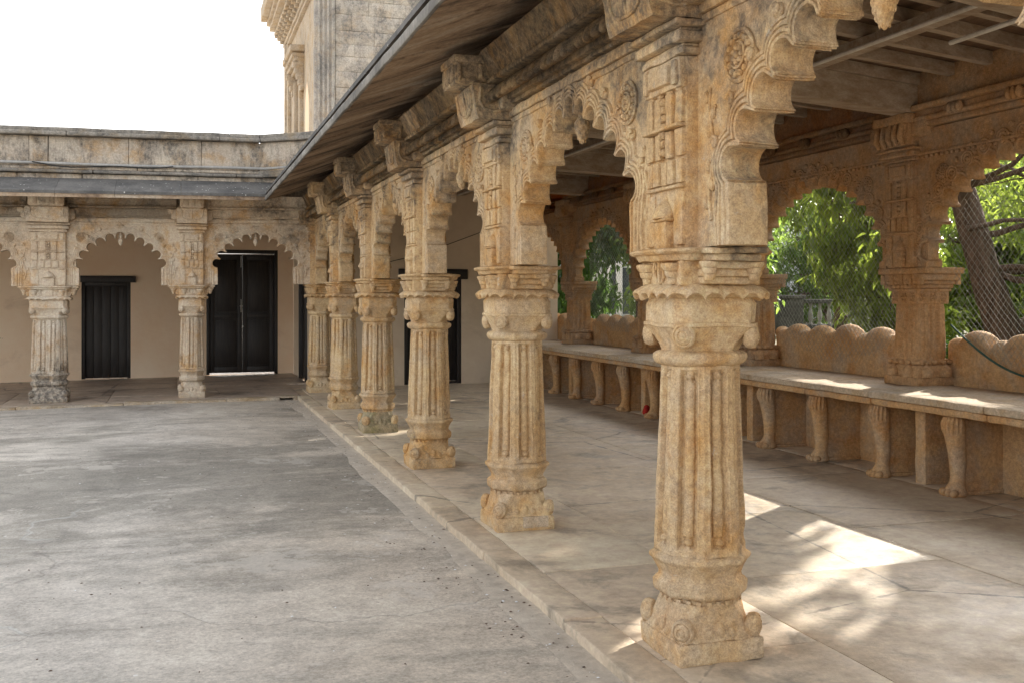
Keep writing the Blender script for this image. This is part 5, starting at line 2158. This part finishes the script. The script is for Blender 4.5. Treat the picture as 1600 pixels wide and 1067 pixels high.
# big leaning tree seen through the right-hand arch
tree('big tree with a thick leaning reddish trunk behind the right-edge garden arch', [(11.85, 12.15, -.1), (11.6, 12.2, .9), (11.3, 12.35, 2.0), (11.1, 12.5, 3.0), (10.95, 12.8, 4.3)], [.34, .25, .22, .19, .13],
     [(13.2, 11.2, 3.0, 1.2, 1.2, .9), (13.8, 12.6, 2.1, 1.2, 1.2, 1.0), (12.9, 10.3, 1.7, .8, .8, .6), (14.5, 14.2, 3.6, 1.4, 1.4, 1.3), (14.2, 10.6, 1.2, 1.0, 1.0, .8), (10.8, 11.9, 4.85, .9, .95, .6), (10.9, 14.4, 4.4, .9, 1.0, .55), (11.2, 15.8, 4.5, .9, .9, .55), (11.1, 15.2, 5.6, 1.0, 1.0, .6), (11.1, 13.3, 5.5, 1.0, 1.0, .6), (10.9, 12.9, 4.6, .9, .9, .6), (10.2, 12.2, 3.9, .6, .6, .5), (11.5, 8.3, 4.4, 1.0, .95, .75), (11.8, 7.2, 4.4, 1.1, .9, .8), (11.2, 8.9, 4.0, .5, .45, .4)],  # high clumps added to block sun from the gallery floor and yard
     150, 16, .17, 'leaf_bright', 3, extra=(((11.5, 12.2, 1.0), (13.6, 11.9, 1.75), .15, .06), ((10.95, 12.3, 2.6), (12.8, 11.6, 2.75), .040, .022), ((12.3, 11.8, 2.72), (12.9, 11.4, 3.6), .03, .015), ((12.3, 11.8, 2.72), (13.0, 11.9, 2.2), .022, .012)))
tree('leafy tree filling the upper part of the arch left of the right-hand bench pillar', [(12.5, 15.2, -.1), (12.3, 15.3, 1.6), (11.6, 15.5, 3.3)], [.16, .13, .08],
     [(10.6, 15.1, 3.2, .9, .8, .8), (11.2, 15.3, 2.3, .8, .8, .7), (11.7, 15.4, 1.6, .6, .6, .7), (11.8, 14.8, 3.2, .7, .7, .8), (10.9, 10.5, 4.7, .5, .45, .3), (9.3, 12.6, 3.2, .6, .6, .40), (9.7, 12.2, 2.3, .35, .4, .40)],  # closing clumps added in the sun's path to break up the floor patches
     70, 11, .21, 'leaf_bright', 4, .8)
tree('bright sunlit tree mingled with the leafy tree behind the bench', [(12.6, 17.6, 0), (12.5, 17.5, 2), (12.4, 17.3, 4)], [.15, .12, .08],
     [(13.0, 16.3, 2.2, .8, .7, .7), (12.6, 16.2, 3.2, .9, .8, .7), (13.2, 16.2, 1.2, .9, .8, .5), (11.4, 17.2, 4.0, 1.0, .9, .7), (12.5, 17.6, 5.0, 1.4, 1.4, .8)], 110, 12, .17, 'leaf_bright', 5)
tree('drooping bright-leaved tree seen through the small far garden arch', [(9.6, 20.6, -.1), (9.6, 20.6, 1.5), (9.5, 20.6, 4.0)], [.13, .11, .08],
     [(9.3, 20.4, 3.6, .8, .8, .6), (9.7, 20.3, 2.9, .7, .7, .6), (9.95, 20.1, 2.0, .45, .5, .6), (10.1, 20.0, 1.3, .40, .5, .5), (8.9, 20.8, 3.2, .6, .6, .5), (10.4, 20.6, 4.6, 1.4, 1.4, .8)], 160, 14, .17, 'leaf_bright', 6, .9)
tree('tree beside the end wall at the far end of the bench', [(8.4, 21.0, -.1), (8.4, 21.0, 2), (8.3, 20.9, 4)], [.12, .10, .07],
     [(8.1, 20.5, 1.6, .8, .8, .7), (8.2, 20.5, 2.8, .9, .9, .8)], 160, 14, .17, 'leaf_dark', 7, .9)
tree('leafy tree added as a sun screen close behind the hidden middle garden arch', [(9.6, 17.2, -.1), (9.5, 17.2, 1.6), (9.3, 17.1, 3.2)], [.13, .10, .07],
     [(8.7, 15.8, 3.1, .5, .6, .5), (9.0, 16.9, 2.9, .7, .8, .7), (9.0, 18.4, 2.7, .7, .8, .7), (9.3, 17.2, 4.0, 1.0, 1.4, .6)], 170, 16, .16, 'leaf_mid', 8, .8)  # whole tree added to stop sun patches on the far gallery floor
# rounded trees standing further back: one grown, the others turned and scaled copies
cl_ = [(dx * 1.9, dy * 1.9, z, 1.25, 1.25, 1.0) for dx, dy, z in ((0, 0, 4.6), (-.6, -.5, 3.3), (.6, .3, 3.5), (.1, -.7, 2.0), (-.6, .6, 3.9), (.5, -.5, 1.2), (-.5, .2, 1.4), (.4, .7, 2.2), (0, 0, 3.0))]
bt = tree('x', [(0, 0, 0), (.05, 0, 2), (0, .05, 4.4)], [.2, .16, .08], cl_, 110, 12, .22, 'leaf_mid', 40)
bt2 = copy_tree(bt)
set_mat(bt2, 'leaf_bright')
for ch in bt2.children:
    if ch.name.startswith('trunk'):
        ch.data.materials[0] = MATS['bark']
spots = [(17.0, 15.3, .9, 1, 'rounded bright tree low behind the leaning trunk'), (20.0, 19.5, 1.0, 0, 'rounded tree right of the garden balustrade'), (17.5, 12.0, .9, 1, 'bright tree at the far right behind the leaning trunk'),
         (14.6, 27.0, .95, 0, 'rounded tree left of the garden balustrade'), (17.4, 34.0, 1.0, 0, 'distant tree left of the balustrade end pier'), (24.5, 17.5, 1.2, 1, 'distant bright tree at the far right'),
         (23.5, 24.5, 1.2, 0, 'distant tree behind the right end of the balustrade'), (18.4, 20.3, .85, 1, 'bright tree right of the balustrade above the net-draped backrest'), (26.0, 37.5, 1.3, 0, 'tall distant tree behind the balustrade'),
         (11.5, 6.2, 1.3, 0, 'tree out beyond the right edge of the picture'), (12.2, 4.2, 1.0, 0, 'second unseen sun-blocking tree added beyond the right edge of the picture')]  # last pair added outside the view to keep sun off the gallery floor
for k, (x, y, sc_, br, lb) in enumerate(spots):
    src = bt2 if br else bt
    o = copy_tree(src)
    o.location = (x, y, -.1)
    o.scale = (sc_, sc_, sc_)
    o.rotation_euler = (0, 0, k * 1.3)
    tag(o, lb, 'tree', 'garden trees')
for src in (bt, bt2):
    for ob in list(src.children) + [src]:
        bpy.data.objects.remove(ob)


def shrub(label, x, y, z, s, mat, seed):
    g = np.random.default_rng(seed)
    root = thing('garden_shrub', label, 'shrub', (x, y, z), 0, 'garden shrubs')
    d = g.normal(0, 1, (90, 3))
    d /= np.linalg.norm(d, axis=1, keepdims=True)
    tips = d * (g.uniform(.2, 1, 90) ** .5)[:, None] * np.array([s, s, s * .6]) + np.array([0, 0, s * .6])
    m = MB()
    for k in range(0, 90, 8):
        branch(m, np.array([0, 0, 0.]), tips[k], .02, .006, .03, seed + k, 5)
    m.build('stems', 'bark', root)
    V, tri, quad = leaf_cloud(tips, 12, .15, .09, .3, seed)
    link('foliage', fast_mesh('foliage', V, tri, quad, mat), root)


for k, (x, y, s, mt, lb) in enumerate(((9.6, 9.6, .55, 'leaf_mid', 'low shrub below the leaning tree, behind the right-edge backrest'), (11.9, 13.9, .6, 'leaf_bright', 'low bright shrub behind the net-draped backrest'), (12.9, 14.6, .8, 'leaf_dark', 'dark shrub right of the right-hand bench pillar'), (8.8, 17.2, .55, 'leaf_mid', 'shrub behind the far bench pillar'))):
    shrub(lb, x, y, 0, s, mt, 60 + k)

# balustrade far across the garden
bal = thing('garden_balustrade', 'dark-railed stone balustrade with pale turned balusters across the garden', 'balustrade', (20.3, 30.0, .35))
bal.rotation_euler = (0, 0, -YAW - .05)
bm_ = MB().lathe([(.06, 0), (.06, .05), (.04, .08), (.075, .20), (.085, .30), (.05, .48), (.04, .58), (.06, .64), (.06, .70)], (0, 0, .32), 10).mesh('baluster', 'balustrade_stone')
for k in range(12):
    link('baluster', bm_, bal, (-.05 + .31 * k, 0, 0))
m = MB()
m.rbox((-.3, -.15, 1.02), (3.9, .15, 1.16), .02, .3)
m.rbox((-.3, -.14, .0), (3.9, .14, .32), .02, .3)
m.build('handrail', 'dark_balustrade_stone', bal)
m = MB()
m.rbox((-1.65, -.20, .0), (-.32, .20, 1.18), .02, .2)
m.rbox((-1.72, -.26, 1.18), (-.25, .26, 1.30), .02, .2)
m.build('end_pier', 'dark_balustrade_stone', bal)

# pale buildings beyond the trees


def far_house(label, loc, rot, w, h, d, roof, wins):
    root = thing('far_building', label, 'building', loc, rot)
    m = MB()
    m.box((-w / 2, 0, 0), (w / 2, d, h))
    m.build('wall', 'far_wall_paint', root)
    m = MB()
    m.box((-w / 2 - .3, -.4, h), (w / 2 + .3, d + .3, h + .25))
    m.build('roof', 'far_roof', root)
    for (x, z, ww, hh) in wins:
        f = MB()
        f.box((x - ww / 2 - .08, -.06, z - .08), (x + ww / 2 + .08, .0, z + hh + .08))
        fo = f.build('window', 'white_paint', root)
        p = MB()
        p.box((x - ww / 2, -.07, z), (x - .03, -.055, z + hh))
        p.box((x + .03, -.07, z), (x + ww / 2, -.055, z + hh))
        p.build('pane', 'far_glass', fo)
    for k in range(int(w / 1.6) + 1):
        c = MB()
        c.box((-w / 2 + 1.6 * k - .1, -.25, 0), (-w / 2 + 1.6 * k + .1, -.05, h))
        c.build('column', 'white_paint', root)


far_house('pale grey building with white window seen through the small far arch', (14.2, 33.0, 0), -YAW, 9, 5.0, 5, 1, [(-1.9, 1.0, .8, 1.6), (.4, 1.0, .8, 1.6), (2.4, 1.0, .8, 1.6)])
far_house('pale building behind the balustrade among the trees', (27.5, 43.0, .3), -YAW - .1, 12, 5.0, 5, 1, [(-4, 1.2, 1.0, 1.8), (-1, 1.2, 1.0, 1.8), (2, 1.2, 1.0, 1.8), (4.5, 1.2, 1, 1.8)])

# loose grit, petals and leaf litter in the yard and along the kerb
g_ = np.random.default_rng(91)
n = 900
gx_ = np.where(g_.uniform(size=n) < .45, 1.66 - np.abs(g_.normal(0, .22, n)), g_.uniform(-3.2, 1.6, n))
gy_ = g_.uniform(1.6, 15.5, n)
V_, T_ = [], []
for k in range(n):
    r = g_.uniform(.003, .011)
    a = g_.uniform(0, PI)
    e = r * g_.uniform(.4, 1.0)
    ca, sa = math.cos(a), math.sin(a)
    z0 = yard_z(gx_[k]) + (.008 if gx_[k] > 1.48 else .001)
    base = len(V_)
    for (u, v, w) in ((r, 0, 0), (0, e, .1), (-r, 0, 0), (0, -e, .1), (0, 0, .45)):
        V_.append((gx_[k] + u * ca - v * sa, gy_[k] + u * sa + v * ca, z0 + w * r))
    T_ += [(base, base + 1, base + 4), (base + 1, base + 2, base + 4), (base + 2, base + 3, base + 4), (base + 3, base, base + 4)]
for nm, mt, lo, hi, lb in (('grit', 'white_paint', 0, 260, 'tiny pale flecks of grit and petals scattered over the yard'), ('leaf_litter', 'bark', 260, 900, 'small dark crumbs of leaf litter gathered along the kerb')):
    o = MB().add(V_[lo * 5:hi * 5], [tuple(i - lo * 5 for i in f) for f in T_[lo * 4:hi * 4]]).build(nm, mt)
    tag(o, lb, 'litter', kind='stuff')
